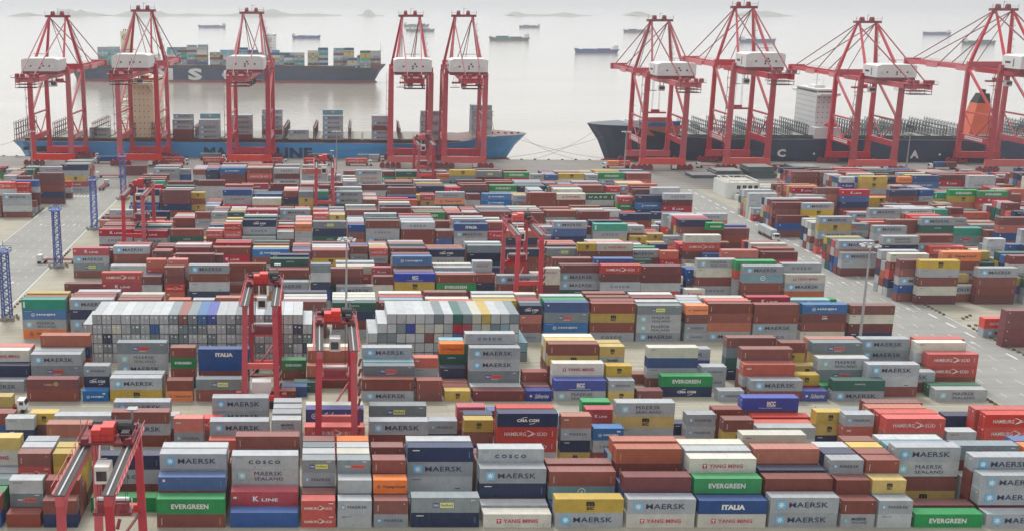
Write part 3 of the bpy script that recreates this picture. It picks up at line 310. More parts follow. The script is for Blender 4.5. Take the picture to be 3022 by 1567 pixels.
[457.9,-81.4,4,5,53,3,28,24,40,-42.1,2,4,55,53,8,25,-34.9,4,4,61,48,48,25,-21.8,4,4,48,66,55,1,-8.1,2,4,40,64,25,0,-1.5,4,4,48,41,46,41,11.1,2,5,1,25,0,2,1,18.8,4,3,29,0,6,44.2,4,4,6,55,25,1,56.8,2,4,8,29,1,6,63.8,4,4,48,65,53,40,77.2,4,4,8,29,25,41,90,4,4,48,29,6,21,103.2,2,3,8,13,29,109.8,2,4,6,13,13,21,116.3,4,4,24,2,65,3,129.8,2,4,0,8,21,0,136.2,4,4,25,1,21,6],
[460.7,-81.4,4,5,48,26,1,64,40,-50.5,2,3,15,2,13,-42.1,2,4,15,0,0,25,-29.3,4,3,42,41,65,-8.1,2,4,15,8,0,1,-1.5,4,4,41,0,68,1,11.1,2,5,25,1,15,3,28,18.1,4,3,24,3,2,30.6,4,4,66,68,46,40,44.2,4,4,69,40,8,24,56.8,2,4,0,6,25,21,63.8,4,4,0,42,25,2,77.2,4,3,8,6,0,90,4,4,3,8,2,6,103.2,2,3,13,26,29,109.8,2,3,0,28,15,116.3,4,3,0,65,6,129.8,2,3,3,1,28,136.2,4,4,40,55,3,24],
[463.5,-69.7,4,4,41,40,40,1,-54.3,4,2,24,65,-34.9,4,3,29,43,25,-21.8,4,3,55,28,42,-8.1,2,4,13,21,29,2,-1.5,4,4,26,8,48,0,11.1,2,4,0,0,8,0,18.1,4,2,69,1,30.6,4,3,3,1,40,44.2,4,4,28,3,13,25,56.8,2,3,21,29,3,63.8,4,4,0,3,8,1,77.2,4,3,40,13,13,90,4,4,6,0,65,46,103.2,2,4,15,21,1,13,109.8,2,4,3,1,25,6,116.3,4,4,48,13,48,46,129.8,2,4,13,8,25,13,136.2,4,4,6,53,40,28],
[466.3,-81.4,4,4,8,1,48,61,-54.3,4,3,8,24,40,-34.9,4,3,61,48,41,-21.8,4,3,6,53,46,-8.1,2,4,21,21,29,8,-1.5,4,4,26,0,0,0,11.1,2,4,25,8,24,15,18.1,4,3,41,8,61,30.6,4,4,66,15,61,42,44.2,4,3,2,53,69,56.8,2,3,3,25,13,63.8,4,3,3,0,24,77.2,4,4,29,21,29,40,90,4,4,68,68,40,6,103.2,2,4,8,8,2,3,109.8,2,4,13,0,8,13,116.3,4,4,29,55,21,42,129.8,2,3,8,21,28,136.2,4,4,66,0,25,40],
[469.1,-81.4,4,5,0,29,0,66,41,-54.3,4,3,8,46,68,-34.9,4,2,26,42,-21.8,4,2,3,13,-8.1,2,4,21,1,13,29,-1.5,4,3,1,65,21,11.1,2,5,1,8,1,1,8,18.1,4,2,61,3,30.6,4,4,26,1,15,48,44.2,4,4,8,26,48,48,56.8,2,3,2,0,1,63.8,4,4,6,46,21,41,77.2,4,4,43,13,24,41,90,4,4,1,41,29,3,103.2,2,4,21,1,1,13,109.8,2,4,1,0,29,0,116.3,4,4,8,29,0,8,129.8,2,3,13,6,8,136.2,4,3,0,2,61],
[485.6,-79,4,5,46,64,69,10,6,-60.2,2,5,40,8,1,8,0,-54,2,5,64,2,6,13,13,-47.2,4,5,66,61,41,1,16,-34.4,4,5,68,46,40,26,0,-21.3,4,5,48,65,46,1,29,-7.9,4,5,48,66,8,29,3,4.7,2,4,6,13,28,6,17.9,4,5,6,13,6,27,6,31.3,2,2,0,25,37.7,4,3,3,24,41,50.5,2,3,6,0,15,63,4,5,3,24,13,9,24,76.7,4,2,65,0,101.7,2,4,48,64,8,6,108.6,2,4,42,15,24,15,115.2,4,4,40,65,68,24,128,2,4,48,28,1,6,134.6,4,4,69,65,46,60,147.4,4,4,55,61,66,0],
[488.4,-67.7,2,5,0,3,6,15,6,-60.2,2,5,3,0,8,1,15,-54,2,4,28,1,29,1,-47.2,4,5,13,42,8,15,25,-34.4,4,5,13,0,29,55,40,-21.3,4,5,41,2,53,24,1,-7.9,4,4,21,0,42,53,4.7,2,4,28,29,0,6,12.2,2,2,0,1,31.3,2,2,1,28,37.7,4,3,26,0,8,50.5,2,3,1,21,28,56.9,2,4,64,8,6,30,76.7,4,2,40,1,90,4,2,40,29,108.6,2,3,6,25,2,115.2,4,3,48,8,29,128,2,4,25,6,8,0,134.6,4,4,21,0,3,25,147.4,4,4,46,42,3,48],
[491.2,-79,4,5,48,48,61,0,46,-60.2,2,5,0,24,0,0,8,-54,2,5,0,6,6,2,15,-47.2,4,5,2,40,25,53,48,-34.4,4,5,40,24,42,15,8,-21.3,4,5,15,3,15,1,13,-7.9,4,4,61,53,65,0,4.7,2,4,0,6,1,1,12.2,2,2,2,0,31.3,2,2,13,6,37.7,4,4,69,64,64,21,50.5,2,4,46,64,25,1,56.9,2,4,2,13,1,15,76.7,4,4,69,41,41,50,90,4,4,69,48,25,20,108.6,2,4,8,21,0,6,115.2,4,3,46,55,3,128,2,4,25,24,28,8,134.6,4,4,13,41,24,8,147.4,4,4,25,66,2,53],
[494,-79,4,5,0,46,8,0,25,-60.2,2,5,6,13,2,2,25,-54,2,5,8,8,1,25,3,-47.2,4,4,29,1,40,2,-34.4,4,5,29,69,24,3,43,-21.3,4,5,8,8,0,8,1,-7.9,4,4,21,1,40,0,4.7,2,4,0,0,13,1,12.2,2,2,0,0,31.3,2,2,8,8,37.7,4,3,40,3,1,50.5,2,3,21,3,8,56.9,2,3,1,0,1,76.7,4,4,21,48,13,42,90,4,4,24,3,3,41,108.6,2,4,26,25,29,0,115.2,4,4,8,28,3,40,128,2,3,6,8,0,134.6,4,4,15,42,53,24,147.4,4,4,0,68,26,1],
[496.8,-79,4,4,21,46,8,46,-60.2,2,5,3,25,24,0,28,-54,2,5,26,8,28,28,1,-47.2,4,5,25,46,3,66,6,-34.4,4,5,21,6,40,40,40,-21.3,4,5,40,1,24,48,48,-7.9,4,5,0,8,48,28,48,4.7,2,4,24,26,0,0,12.2,2,4,42,21,24,0,31.3,2,4,3,15,23,1,37.7,4,4,55,3,8,48,50.5,2,4,3,0,6,8,56.9,2,4,28,6,24,1,76.7,4,4,0,42,1,61,90,4,4,43,8,55,40,108.6,2,4,0,0,0,0,115.2,4,4,24,61,24,6,128,2,4,28,8,25,29,134.6,4,4,6,1,6,25,147.4,4,4,64,46,21,15],
[499.6,-79,4,5,41,13,13,6,2,-60.2,2,5,24,6,8,1,15,-54,2,5,15,24,25,8,3,-47.2,4,5,40,69,46,46,0,-34.4,4,5,69,13,26,24,66,-21.3,4,4,25,0,25,21,-7.9,4,4,40,8,64,55,4.7,2,3,29,6,21,12.2,2,3,21,0,21,31.3,2,4,29,1,0,6,37.7,4,4,13,3,0,40,50.5,2,3,8,15,6,56.9,2,4,8,29,28,8,76.7,4,4,65,0,64,40,90,4,4,13,41,15,26,108.6,2,4,3,26,1,15,115.2,4,3,28,55,46,128,2,4,8,0,0,24,134.6,4,4,42,29,24,24,147.4,4,4,28,0,68,8],
[308,186.5,4,5,41,68,40,8,24,204.7,4,4,41,40,40,46,219.9,4,3,8,6,21,243.2,4,4,66,43,28,65,255.8,4,3,0,40,6,268.5,4,4,43,40,13,61,281.1,4,4,41,68,3,6,293.8,4,3,69,28,66,306.4,4,4,29,0,0,66,319.1,4,4,1,40,8,40,331.7,4,4,69,40,42,29],
[310.8,181.8,4,5,40,15,6,0,1,194.6,4,2,0,6,208.3,4,3,6,18,24,230.5,4,3,28,21,40,243.2,4,4,40,64,6,26,255.8,4,4,64,1,42,15,268.5,4,4,55,43,48,3,281.1,4,4,46,8,2,2,293.8,4,3,64,46,1,306.4,4,5,68,21,0,0,8,319.1,4,4,1,21,29,21,331.7,4,4,0,46,66,61],
[313.6,193.5,4,3,43,0,24,218,4,5,40,65,46,8,1,230.5,4,3,6,21,25,243.2,4,4,53,3,41,26,255.8,4,4,40,21,66,48,268.5,4,4,24,8,1,46,281.1,4,4,1,24,48,64,293.8,4,3,46,24,13,306.4,4,4,8,55,2,41,319.1,4,3,8,1,46,331.7,4,4,68,0,6,65],
[316.4,181.8,4,5,69,53,66,0,28,198.2,4,5,40,42,46,40,70,218,4,5,3,55,8,13,15,230.5,4,3,26,29,21,243.2,4,4,6,40,40,41,255.8,4,4,64,8,68,64,268.5,4,4,61,0,53,46,281.1,4,4,21,6,66,68,293.8,4,3,43,8,3,306.4,4,5,3,24,0,53,48,319.1,4,4,28,41,28,68,331.7,4,3,8,24,24],
[319.2,181.8,4,4,28,0,2,46,204.7,4,4,24,3,24,21,218,4,5,55,69,8,24,21,230.5,4,3,26,41,21,243.2,4,4,6,0,6,6,255.8,4,4,15,41,25,46,268.5,4,4,41,42,55,25,281.1,4,4,0,61,2,46,293.8,4,3,41,6,0,306.4,4,5,24,2,66,15,46,319.1,4,4,28,41,0,1,331.7,4,4,0,55,3,0],
[322,181.8,4,5,46,8,13,1,48,204.7,4,5,21,40,8,0,24,218,4,4,6,48,8,46,230.5,4,3,46,61,15,243.2,4,4,66,25,24,68,255.8,4,4,13,0,40,15,268.5,4,4,6,0,1,41,281.1,4,4,29,6,46,41,293.8,4,3,8,42,0,306.4,4,5,21,40,41,24,13,319.1,4,4,41,48,25,66,331.7,4,3,21,1,6],
[338.5,191.2,4,5,40,46,66,53,47,207.2,4,4,42,46,0,26,226.7,2,5,65,68,6,6,8,239.5,2,4,41,40,65,13,247.6,2,4,28,28,21,0,254,4,4,43,55,8,53,266.6,4,3,6,8,29,279.3,4,4,3,53,55,6,291.9,4,4,6,40,66,29,304.6,4,3,0,1,2,317.2,4,3,13,0,69,329.9,4,2,40,29,342.5,4,4,0,24,46,40],
[341.3,179.3,4,3,41,8,6,204.4,4,5,41,41,61,46,0,221.2,4,2,40,48,235.7,2,4,48,55,24,15,247.6,2,4,24,1,24,13,254,4,4,6,1,0,0,266.6,4,4,29,2,25,6,279.3,4,3,24,21,55,291.9,4,4,24,43,1,6,304.6,4,3,68,43,68,317.2,4,3,21,53,42,329.9,4,3,29,61,0,342.5,4,5,1,29,53,8,64],
[344.1,179.3,4,4,41,55,42,46,212.3,2,3,21,0,24,229,4,4,6,21,1,9,247.6,2,3,28,15,15,254,4,4,2,1,53,2,266.6,4,4,46,1,41,6,279.3,4,4,66,40,6,8,291.9,4,4,43,40,28,46,304.6,4,3,25,40,41,317.2,4,3,21,0,0,329.9,4,3,40,8,25,342.5,4,5,6,0,64,41,41],
[346.9,179.3,4,4,55,13,46,25,204.4,4,1,13,227.3,4,3,13,26,28,247.6,2,3,28,25,21,254,4,3,64,0,8,266.6,4,4,8,24,40,46,279.3,4,4,65,13,61,0,291.9,4,4,65,28,24,8,304.6,4,2,26,40,317.2,4,3,13,40,0,329.9,4,2,65,26,342.5,4,5,25,3,29,29,1],
[349.7,179.3,4,4,61,1,42,21,199.2,4,3,40,48,7,221.2,4,3,25,8,0,235.7,2,3,3,28,8,247.6,2,3,8,3,24,254,4,3,65,28,6,266.6,4,3,8,29,1,279.3,4,4,55,0,1,28,291.9,4,4,13,13,40,13,304.6,4,3,8,29,29,317.2,4,3,0,64,1,329.9,4,3,21,41,1,342.5,4,5,48,66,48,26,8],
[352.5,179.3,4,4,48,25,61,24,204.4,4,3,0,29,40,221.2,4,2,48,8,235.7,2,3,0,21,15,247.6,2,5,68,66,29,8,6,254,4,4,0,48,66,48,266.6,4,4,68,41,2,6,279.3,4,3,41,15,13,291.9,4,4,1,6,21,8,304.6,4,3,8,55,53,317.2,4,2,24,24,329.9,4,3,64,8,61,342.5,4,5,13,3,46,25,41],
[369,192.2,4,1,10,204.5,4,4,53,41,48,6,221.7,4,5,48,40,43,61,46,250.3,4,5,41,40,55,43,41,265.5,4,4,13,61,24,55,278.1,4,4,43,8,0,41,290.8,4,4,8,69,1,42,303.4,4,4,6,1,21,8,316.1,4,4,8,28,0,41,328.7,4,5,8,2,40,41,24,341.4,4,4,6,40,0,64,354,4,4,1,40,21,48,366.7,2,5,13,8,1,8,3],
[371.8,185.5,4,5,66,40,46,64,6,198.1,2,2,21,0,210.8,4,5,0,21,8,0,0,249.7,2,2,3,8,259.1,2,1,8,265.5,4,5,21,26,29,15,24,278.1,4,4,68,53,65,29,290.8,4,3,46,46,28,303.4,4,4,40,29,25,3,316.1,4,4,6,1,21,0,328.7,4,4,8,6,46,40,341.4,4,3,28,64,65,354,4,3,48,61,0,366.7,2,5,8,25,28,3,26],
[374.6,193.5,4,4,46,40,6,11,221.7,4,5,25,40,0,1,26,249.7,2,3,64,42,0,259.1,2,1,8,265.5,4,5,24,24,0,8,65,278.1,4,4,6,48,6,26,290.8,4,4,25,41,8,53,303.4,4,4,29,8,64,61,316.1,4,4,40,48,26,29,328.7,4,5,66,15,15,46,53,341.4,4,3,26,40,6,354,4,4,69,64,48,8,366.7,2,4,6,8,15,15],
[377.4,185.5,4,4,46,0,28,6,198.1,2,4,0,26,25,0,204.5,4,4,65,21,43,3,221.7,4,5,43,8,40,0,26,237.9,4,3,46,51,63,259.1,2,3,25,24,24,265.5,4,5,40,48,0,61,53,278.1,4,3,24,6,1,290.8,4,3,6,8,0,303.4,4,4,65,6,0,28,316.1,4,3,42,13,41,328.7,4,5,0,8,6,3,65,341.4,4,4,43,55,46,55,354,4,4,0,66,40,2,366.7,2,5,3,8,24,28,21],
[380.2,185.5,4,4,40,29,13,28,198.1,2,4,2,3,3,21,204.5,4,4,42,43,13,40,221.7,4,5,0,48,48,8,0,237.9,4,3,55,15,53,259.1,2,3,6,15,26,265.5,4,4,2,13,0,64,278.1,4,4,46,40,13,55,290.8,4,4,68,0,1,28,303.4,4,4,26,66,0,41,316.1,4,4,64,15,13,3,328.7,4,5,6,13,3,13,55,341.4,4,4,26,0,41,41,354,4,4,2,29,0,6,366.7,2,4,8,3,0,1],
[383,185.5,4,4,6,53,13,48,198.1,2,4,6,2,24,28,204.5,4,3,15,26,43,221.7,4,4,6,15,25,69,237.9,4,3,28,1,8,259.1,2,2,1,25,265.5,4,5,41,40,1,28,53,278.1,4,4,41,43,53,40,290.8,4,3,1,15,8,303.4,4,4,61,40,24,6,316.1,4,4,61,6,6,64,328.7,4,5,13,48,29,1,29,341.4,4,3,0,8,13,354,4,4,68,41,41,53,366.7,2,5,0,21,0,0,28],
[399.5,182.8,4,3,41,55,41,195.3,4,3,64,68,24,219,4,4,46,65,48,46,231.7,4,4,43,55,48,46,244,2,4,40,40,48,23,252,2,3,28,3,6,259.6,4,2,29,6,274.4,2,4,3,1,15,26,280.8,4,4,8,29,46,15,293.4,4,3,26,53,42,306.1,4,3,8,15,1,318.7,4,4,43,26,42,48,331.4,4,4,6,41,0,15,344,4,4,25,6,29,26,356.7,4,4,64,64,64,1,369.3,4,5,41,42,48,61,68,382,2,4,6,0,25,21],
[402.3,193.9,4,5,46,0,2,24,6,215.5,4,1,3,231.7,4,4,2,65,1,8,244,2,4,26,1,15,6,252,2,4,48,69,66,1,259.6,4,2,66,2,274.4,2,5,68,24,1,0,1,280.8,4,4,8,68,6,46,293.4,4,3,2,13,68,306.1,4,3,53,6,61,318.7,4,4,53,8,24,41,331.4,4,4,43,48,0,48,344,4,4,6,28,0,40,356.7,4,4,8,0,0,29,369.3,4,5,65,0,6,2,46,382,2,4,29,0,8,1],
[405.1,182.8,4,5,2,0,1,0,1,195.3,4,4,15,41,55,28,215.5,4,1,46,231.7,4,4,42,0,26,46,244,2,4,15,24,15,1,252,2,4,26,1,0,1,259.6,4,2,0,68,274.4,2,5,6,21,6,21,8,280.8,4,4,68,21,0,43,293.4,4,3,46,25,6,306.1,4,4,28,1,26,25,318.7,4,4,48,48,2,0,331.4,4,4,42,53,3,0,344,4,3,24,15,3,356.7,4,4,15,66,65,25,369.3,4,4,61,28,40,40,382,2,4,0,0,29,1],
[407.9,182.8,4,5,25,46,15,42,1,195.3,4,4,1,55,0,68,215.5,4,3,40,48,6,231.7,4,4,8,2,8,3,244,2,4,25,24,1,8,252,2,4,29,6,26,28,259.6,4,3,48,61,3,274.4,2,5,6,26,21,21,25,280.8,4,3,46,8,6,293.4,4,3,43,61,6,306.1,4,4,1,13,68,64,318.7,4,4,8,1,6,8,331.4,4,4,25,0,46,1,344,4,3,1,0,1,356.7,4,4,1,41,8,0,369.3,4,5,41,25,8,13,3,382,2,3,1,6,13],
[410.7,182.8,4,5,0,41,21,3,46,195.3,4,5,40,0,25,28,1,215.5,4,3,15,25,65,231.7,4,4,1,0,0,29,244,2,4,24,24,2,0,252,2,3,0,28,0,259.6,4,2,42,42,274.4,2,4,13,3,26,1,280.8,4,4,8,40,64,13,293.4,4,3,28,29,3,306.1,4,4,2,0,15,48,318.7,4,3,40,48,21,331.4,4,4,29,26,0,24,344,4,4,40,48,29,28,356.7,4,4,0,68,55,8,369.3,4,4,0,3,0,13,382,2,3,8,24,29],
[413.5,182.8,4,5,21,13,24,8,53,195.3,4,5,1,40,29,0,8,215.5,4,2,40,6,231.7,4,4,15,25,40,1,244,2,3,0,8,28,252,2,4,21,2,26,0,259.6,4,3,6,64,21,274.4,2,4,0,1,6,29,280.8,4,3,48,1,26,293.4,4,2,41,29,306.1,4,3,48,6,40,318.7,4,4,0,48,24,40,331.4,4,4,8,2,2,64,344,4,4,55,26,1,6,356.7,4,3,28,29,0,369.3,4,5,15,48,40,1,0,382,2,3,3,29,8],
[430,186,4,2,65,6,204.1,4,4,40,65,46,6,222.6,4,5,41,41,13,15,25,248.2,4,3,42,40,1,264.2,2,3,26,21,8,281.6,4,5,15,0,3,25,20,299.5,2,2,46,20,316.8,4,4,1,48,28,0,329.4,4,4,65,2,61,29,342.1,4,3,40,42,15,354.7,4,2,6,0,367.4,4,4,1,25,1,43,380,4,4,69,6,1,28,392.7,2,4,3,24,21,2],
[432.8,186,4,2,28,28,212.6,4,5,40,40,43,2,0,226,2,1,0,244.8,4,5,3,6,8,0,13,257.7,2,5,8,0,28,6,15,264.2,2,3,29,29,24,270.7,4,5,15,8,3,24,20,284.6,2,1,8,291.1,2,5,21,2,3,0,0,297.7,2,2,13,0,304.1,4,2,6,8,316.8,4,3,1,40,40,329.4,4,5,1,48,48,25,8,342.1,4,4,29,13,41,0,354.7,4,3,68,40,21,367.4,4,3,48,0,29,380,4,4,65,6,0,53,392.7,2,4,24,13,13,21],
[435.6,186,4,4,48,48,8,8,204.1,4,5,46,43,1,28,25,219.6,2,4,40,3,25,25,226,2,1,0,238.6,4,1,0,251.1,2,5,28,29,28,0,15,257.7,2,5,0,3,15,2,6,266,2,4,40,66,64,23,276,2,3,0,21,23,284.6,2,3,29,1,8,291.1,2,5,1,24,8,6,8,297.7,2,4,48,6,1,0,304.1,4,2,29,6,316.8,4,4,2,6,24,53,329.4,4,5,8,26,46,46,41,342.1,4,4,28,41,15,0,354.7,4,3,65,46,8,367.4,4,3,25,40,6,380,4,4,6,24,1,1,392.7,2,4,26,25,1,13],
[438.4,186,4,3,3,6,64,204.1,4,5,40,15,64,3,64,224.1,4,3,40,51,47,238.6,4,3,43,64,64,251.1,2,4,0,6,26,29,257.7,2,5,15,8,0,6,1,264.2,2,3,48,0,13,270.7,4,4,53,8,55,1,284.6,2,2,0,29,291.1,2,5,29,25,6,13,0,297.7,2,4,25,8,0,15,304.1,4,2,53,1,316.8,4,3,0,1,1,329.4,4,5,40,21,6,24,3,342.1,4,4,15,28,40,2,354.7,4,3,41,40,40,367.4,4,4,55,40,65,1,380,4,3,0,29,6,392.7,2,4,8,21,1,8],
[441.2,186,4,4,40,42,46,48,204.1,4,5,61,0,29,1,3,219.6,2,3,21,24,1,226,2,2,15,3,238.6,4,2,8,68,251.1,2,5,8,6,6,0,1,257.7,2,5,8,1,15,1,6,264.2,2,3,25,8,28,270.7,4,4,25,68,1,25,284.6,2,3,0,6,6,291.1,2,5,28,21,15,1,25,297.7,2,3,0,2,13,304.1,4,1,68,316.8,4,3,64,46,53,329.4,4,5,0,40,3,28,8,342.1,4,3,6,1,48,354.7,4,3,6,0,1,367.4,4,4,29,13,61,24,380,4,4,3,0,24,8,392.7,2,4,28,8,3,0],
[444,186,4,4,29,28,61,46,204.1,4,5,3,26,64,1,40,219.6,2,3,13,0,15,226,2,3,6,25,24,238.6,4,3,0,6,66,251.1,2,5,26,1,0,0,29,257.7,2,5,26,6,13,0,0,264.2,2,2,0,26,270.7,4,4,13,55,2,0,284.6,2,3,2,21,24,291.1,2,4,15,3,15,24,297.7,2,3,13,6,1,304.1,4,2,68,26,316.8,4,3,41,1,40,329.4,4,5,0,24,13,43,6,342.1,4,4,0,46,40,46,354.7,4,2,66,1,367.4,4,4,3,46,46,8,380,4,4,8,24,1,29,392.7,2,4,25,6,24,15],
[460.5,213.4,4,3,13,6,6,225.9,2,2,0,24,237.8,2,5,43,43,41,18,8,246.7,4,5,48,41,48,64,24,264.1,2,5,42,41,61,0,30,270.3,4,5,46,41,46,56,55,295.9,4,5,40,42,40,69,48,310.7,4,3,8,42,43,323.4,4,5,0,65,6,13,26,336,4,5,6,8,8,48,6,348.7,4,3,29,68,55,361.3,4,4,15,21,0,0,374,4,3,13,69,1,386.6,4,4,1,15,6,3],
[463.3,213.4,4,2,41,0,225.9,2,3,6,1,21,237.8,2,5,15,3,0,29,21,246.7,4,5,21,41,21,6,15,261.4,2,3,0,26,0,270.3,4,4,25,8,48,40,285.5,4,3,21,48,48,298.1,4,4,40,3,6,13,310.7,4,2,0,8,323.4,4,5,24,1,24,68,68,336,4,5,29,6,1,29,40,348.7,4,3,28,46,68,361.3,4,3,25,2,8,374,4,4,55,13,43,6,386.6,4,4,8,42,1,25],
[466.1,213.4,4,2,3,42,225.9,2,2,29,1,237.8,2,5,28,1,0,29,15,246.7,4,5,0,24,24,6,29,261.4,2,5,0,24,26,0,13,270.3,4,5,15,1,40,64,64,285.5,4,5,48,55,46,25,1,298.1,4,5,0,6,65,13,8,310.7,4,3,25,15,24,323.4,4,4,21,65,6,0,336,4,5,29,61,1,68,8,348.7,4,4,61,29,6,8,361.3,4,4,6,43,6,55,374,4,4,6,65,41,42,386.6,4,3,8,48,69],
[468.9,213.4,4,3,25,42,0,225.9,2,3,29,8,21,237.8,2,5,0,0,28,0,0,246.7,4,4,48,28,21,13,261.4,2,5,3,0,21,25,1,270.3,4,4,41,26,13,8,285.5,4,4,15,6,46,0,298.1,4,5,15,41,1,13,40,310.7,4,3,55,69,40,323.4,4,5,26,55,48,55,53,336,4,5,0,21,24,41,6,348.7,4,3,66,24,8,361.3,4,4,48,41,41,66,374,4,4,53,53,3,29,386.6,4,4,53,0,13,46],
[471.7,213.4,4,2,28,6,225.9,2,2,1,28,237.8,2,5,2,24,6,0,6,246.7,4,5,0,66,29,61,28,261.4,2,4,0,6,29,8,270.3,4,5,53,6,69,40,6,285.5,4,5,0,64,2,1,41,298.1,4,4,43,0,24,26,310.7,4,3,13,46,40,323.4,4,5,53,0,48,46,40,336,4,4,68,2,13,24,348.7,4,3,65,25,2,361.3,4,4,48,6,3,0,374,4,4,48,1,46,46,386.6,4,4,46,6,43,24],
[474.5,213.4,4,3,40,6,1,225.9,2,2,28,15,237.8,2,5,8,6,15,29,6,246.7,4,5,21,55,53,13,25,261.4,2,5,8,0,29,28,1,270.3,4,4,1,40,64,40,285.5,4,5,46,42,21,3,1,298.1,4,5,41,0,40,29,3,310.7,4,3,53,13,8,323.4,4,5,6,0,8,1,1,336,4,5,21,48,2,1,28,348.7,4,4,6,6,40,1,361.3,4,4,1,24,29,41,374,4,4,55,0,15,40,386.6,4,4,66,42,66,15],
[491,230,4,4,40,66,40,0,242.7,4,4,8,1,41,40,255.3,4,3,8,64,0,267.9,4,3,0,0,29,280.6,4,4,25,26,2,48,293.2,4,4,48,28,21,46,305.9,4,3,64,61,46,318.6,2,4,2,8,6,25,328.1,2,3,64,24,1,335.1,4,3,64,69,69,347.6,4,3,3,40,6,360.2,4,4,29,42,48,64,372.9,4,3,66,8,41,385.5,4,3,2,40,8,398.2,4,3,53,42,68,410.8,2,4,0,13,2,3],
[493.8,230,4,4,61,61,15,25,242.7,4,3,8,0,15,255.3,4,4,8,28,0,40,267.9,4,4,28,8,64,61,280.6,4,3,24,55,25,293.2,4,4,3,43,42,3,305.9,4,3,6,65,68,318.6,2,4,15,6,13,25,328.1,2,3,1,3,1,335.1,4,3,0,24,53,347.6,4,4,40,40,43,53,360.2,4,3,0,8,69,372.9,4,4,40,0,29,65,385.5,4,3,28,28,13,398.2,4,4,8,68,41,69,410.8,2,3,0,0,0],
[496.6,230,4,3,40,55,41,242.7,4,4,13,41,8,6,255.3,4,4,64,0,25,40,267.9,4,4,43,66,46,13,280.6,4,4,43,0,15,40,293.2,4,4,43,8,48,6,305.9,4,2,1,43,318.6,2,4,8,6,13,0,328.1,2,3,6,0,6,335.1,4,3,21,6,41,347.6,4,4,48,65,0,48,360.2,4,4,29,13,29,66,372.9,4,4,0,55,53,55,385.5,4,2,41,28,398.2,4,4,25,42,55,15,410.8,2,4,3,28,26,2],
[499.4,230,4,4,25,8,3,40,242.7,4,3,1,6,65,255.3,4,4,69,15,3,26,267.9,4,4,65,24,68,40,280.6,4,3,43,8,46,293.2,4,4,41,0,3,40,305.9,4,3,1,42,29,318.6,2,3,0,8,25,328.1,2,2,0,3,335.1,4,3,64,1,69,347.6,4,4,48,48,1,21,360.2,4,4,28,40,8,1,372.9,4,4,48,1,0,55,385.5,4,3,15,25,0,398.2,4,4,8,41,28,26,410.8,2,4,26,29,1,3],
[502.2,230,4,3,25,42,41,242.7,4,4,28,66,1,41,255.3,4,4,0,46,40,65,267.9,4,4,61,0,21,26,280.6,4,4,40,40,0,15,293.2,4,3,0,8,15,305.9,4,2,46,46,318.6,2,4,0,0,29,29,328.1,2,2,0,1,335.1,4,3,55,64,66,347.6,4,4,48,1,46,53,360.2,4,3,29,0,8,372.9,4,4,65,6,28,3,385.5,4,2,3,66,398.2,4,3,48,40,40,410.8,2,4,15,28,0,2],
[505,230,4,4,48,3,28,53,242.7,4,4,25,0,2,15,255.3,4,4,1,65,21,46,267.9,4,4,3,13,48,48,280.6,4,3,6,68,24,293.2,4,3,68,3,6,305.9,4,2,65,21,318.6,2,4,26,0,21,1,328.1,2,3,29,0,0,335.1,4,3,65,24,55,347.6,4,4,15,2,46,15,360.2,4,4,1,29,21,8,372.9,4,4,8,0,69,48,385.5,4,3,25,3,24,398.2,4,4,0,68,8,55,410.8,2,4,24,24,24,1],
[267.5,187,4,4,1,1,1,1],
[273.1,194.2,4,3,1,1,23],
[275.9,187,4,2,6,66,199.5,4,3,40,6,6],
[437.5,-330,4,3,28,1,13,-317.4,4,4,43,6,8,66,-304.7,4,3,6,15,29,-292.1,4,4,6,24,15,24,-279.4,4,4,0,1,28,29,-266.8,4,3,55,28,6,-254.1,4,4,3,28,3,64,-241.4,4,5,13,69,24,6,0,-228.8,4,3,0,40,29,-216.2,4,4,61,3,2,64,-203.5,4,5,26,6,0,66,21,-190.8,4,3,48,21,40,-178.2,4,4,25,15,1,48,-165.6,4,2,29,43,-150,4,2,40,40,-137.2,4,4,0,8,8,6],
[440.3,-330,4,4,66,25,3,42,-317.4,4,3,1,8,8,-304.7,4,4,1,1,0,69,-292.1,4,3,48,40,26,-279.4,4,4,29,48,25,26,-266.8,4,2,2,8,-254.1,4,3,15,46,43,-241.4,4,4,8,1,25,40,-228.8,4,3,66,8,0,-216.2,4,4,46,40,64,42,-203.5,4,4,26,41,21,43,-190.8,4,3,26,0,68,-178.2,4,4,65,6,2,0,-165.6,4,3,15,6,2,-143.9,4,2,0,0],
[443.1,-330,4,4,40,46,8,15,-317.4,4,3,13,40,65,-304.7,4,4,2,3,3,21,-292.1,4,4,8,8,3,24,-279.4,4,4,46,0,55,0,-266.8,4,3,40,6,0,-254.1,4,4,65,53,15,13,-241.4,4,5,48,24,28,3,65,-228.8,4,4,15,28,24,65,-216.2,4,4,48,28,64,0,-203.5,4,5,28,0,0,55,66,-190.8,4,3,40,24,0,-178.2,4,4,21,26,25,61,-165.6,4,3,15,69,0,-145.3,4,5,40,41,40,48,66],
[445.9,-330,4,4,46,66,1,68,-317.4,4,4,6,29,68,68,-304.7,4,4,25,15,15,41,-292.1,4,4,29,13,41,28,-279.4,4,3,28,53,21,-266.8,4,3,0,43,1,-254.1,4,3,29,0,0,-241.4,4,5,24,8,28,46,15,-228.8,4,4,46,41,46,42,-216.2,4,4,40,24,26,53,-203.5,4,5,66,0,6,0,42,-190.8,4,3,42,21,64,-178.2,4,4,43,8,40,41,-165.6,4,3,2,2,0,-150,4,5,0,6,3,69,3,-137.2,4,2,46,40],
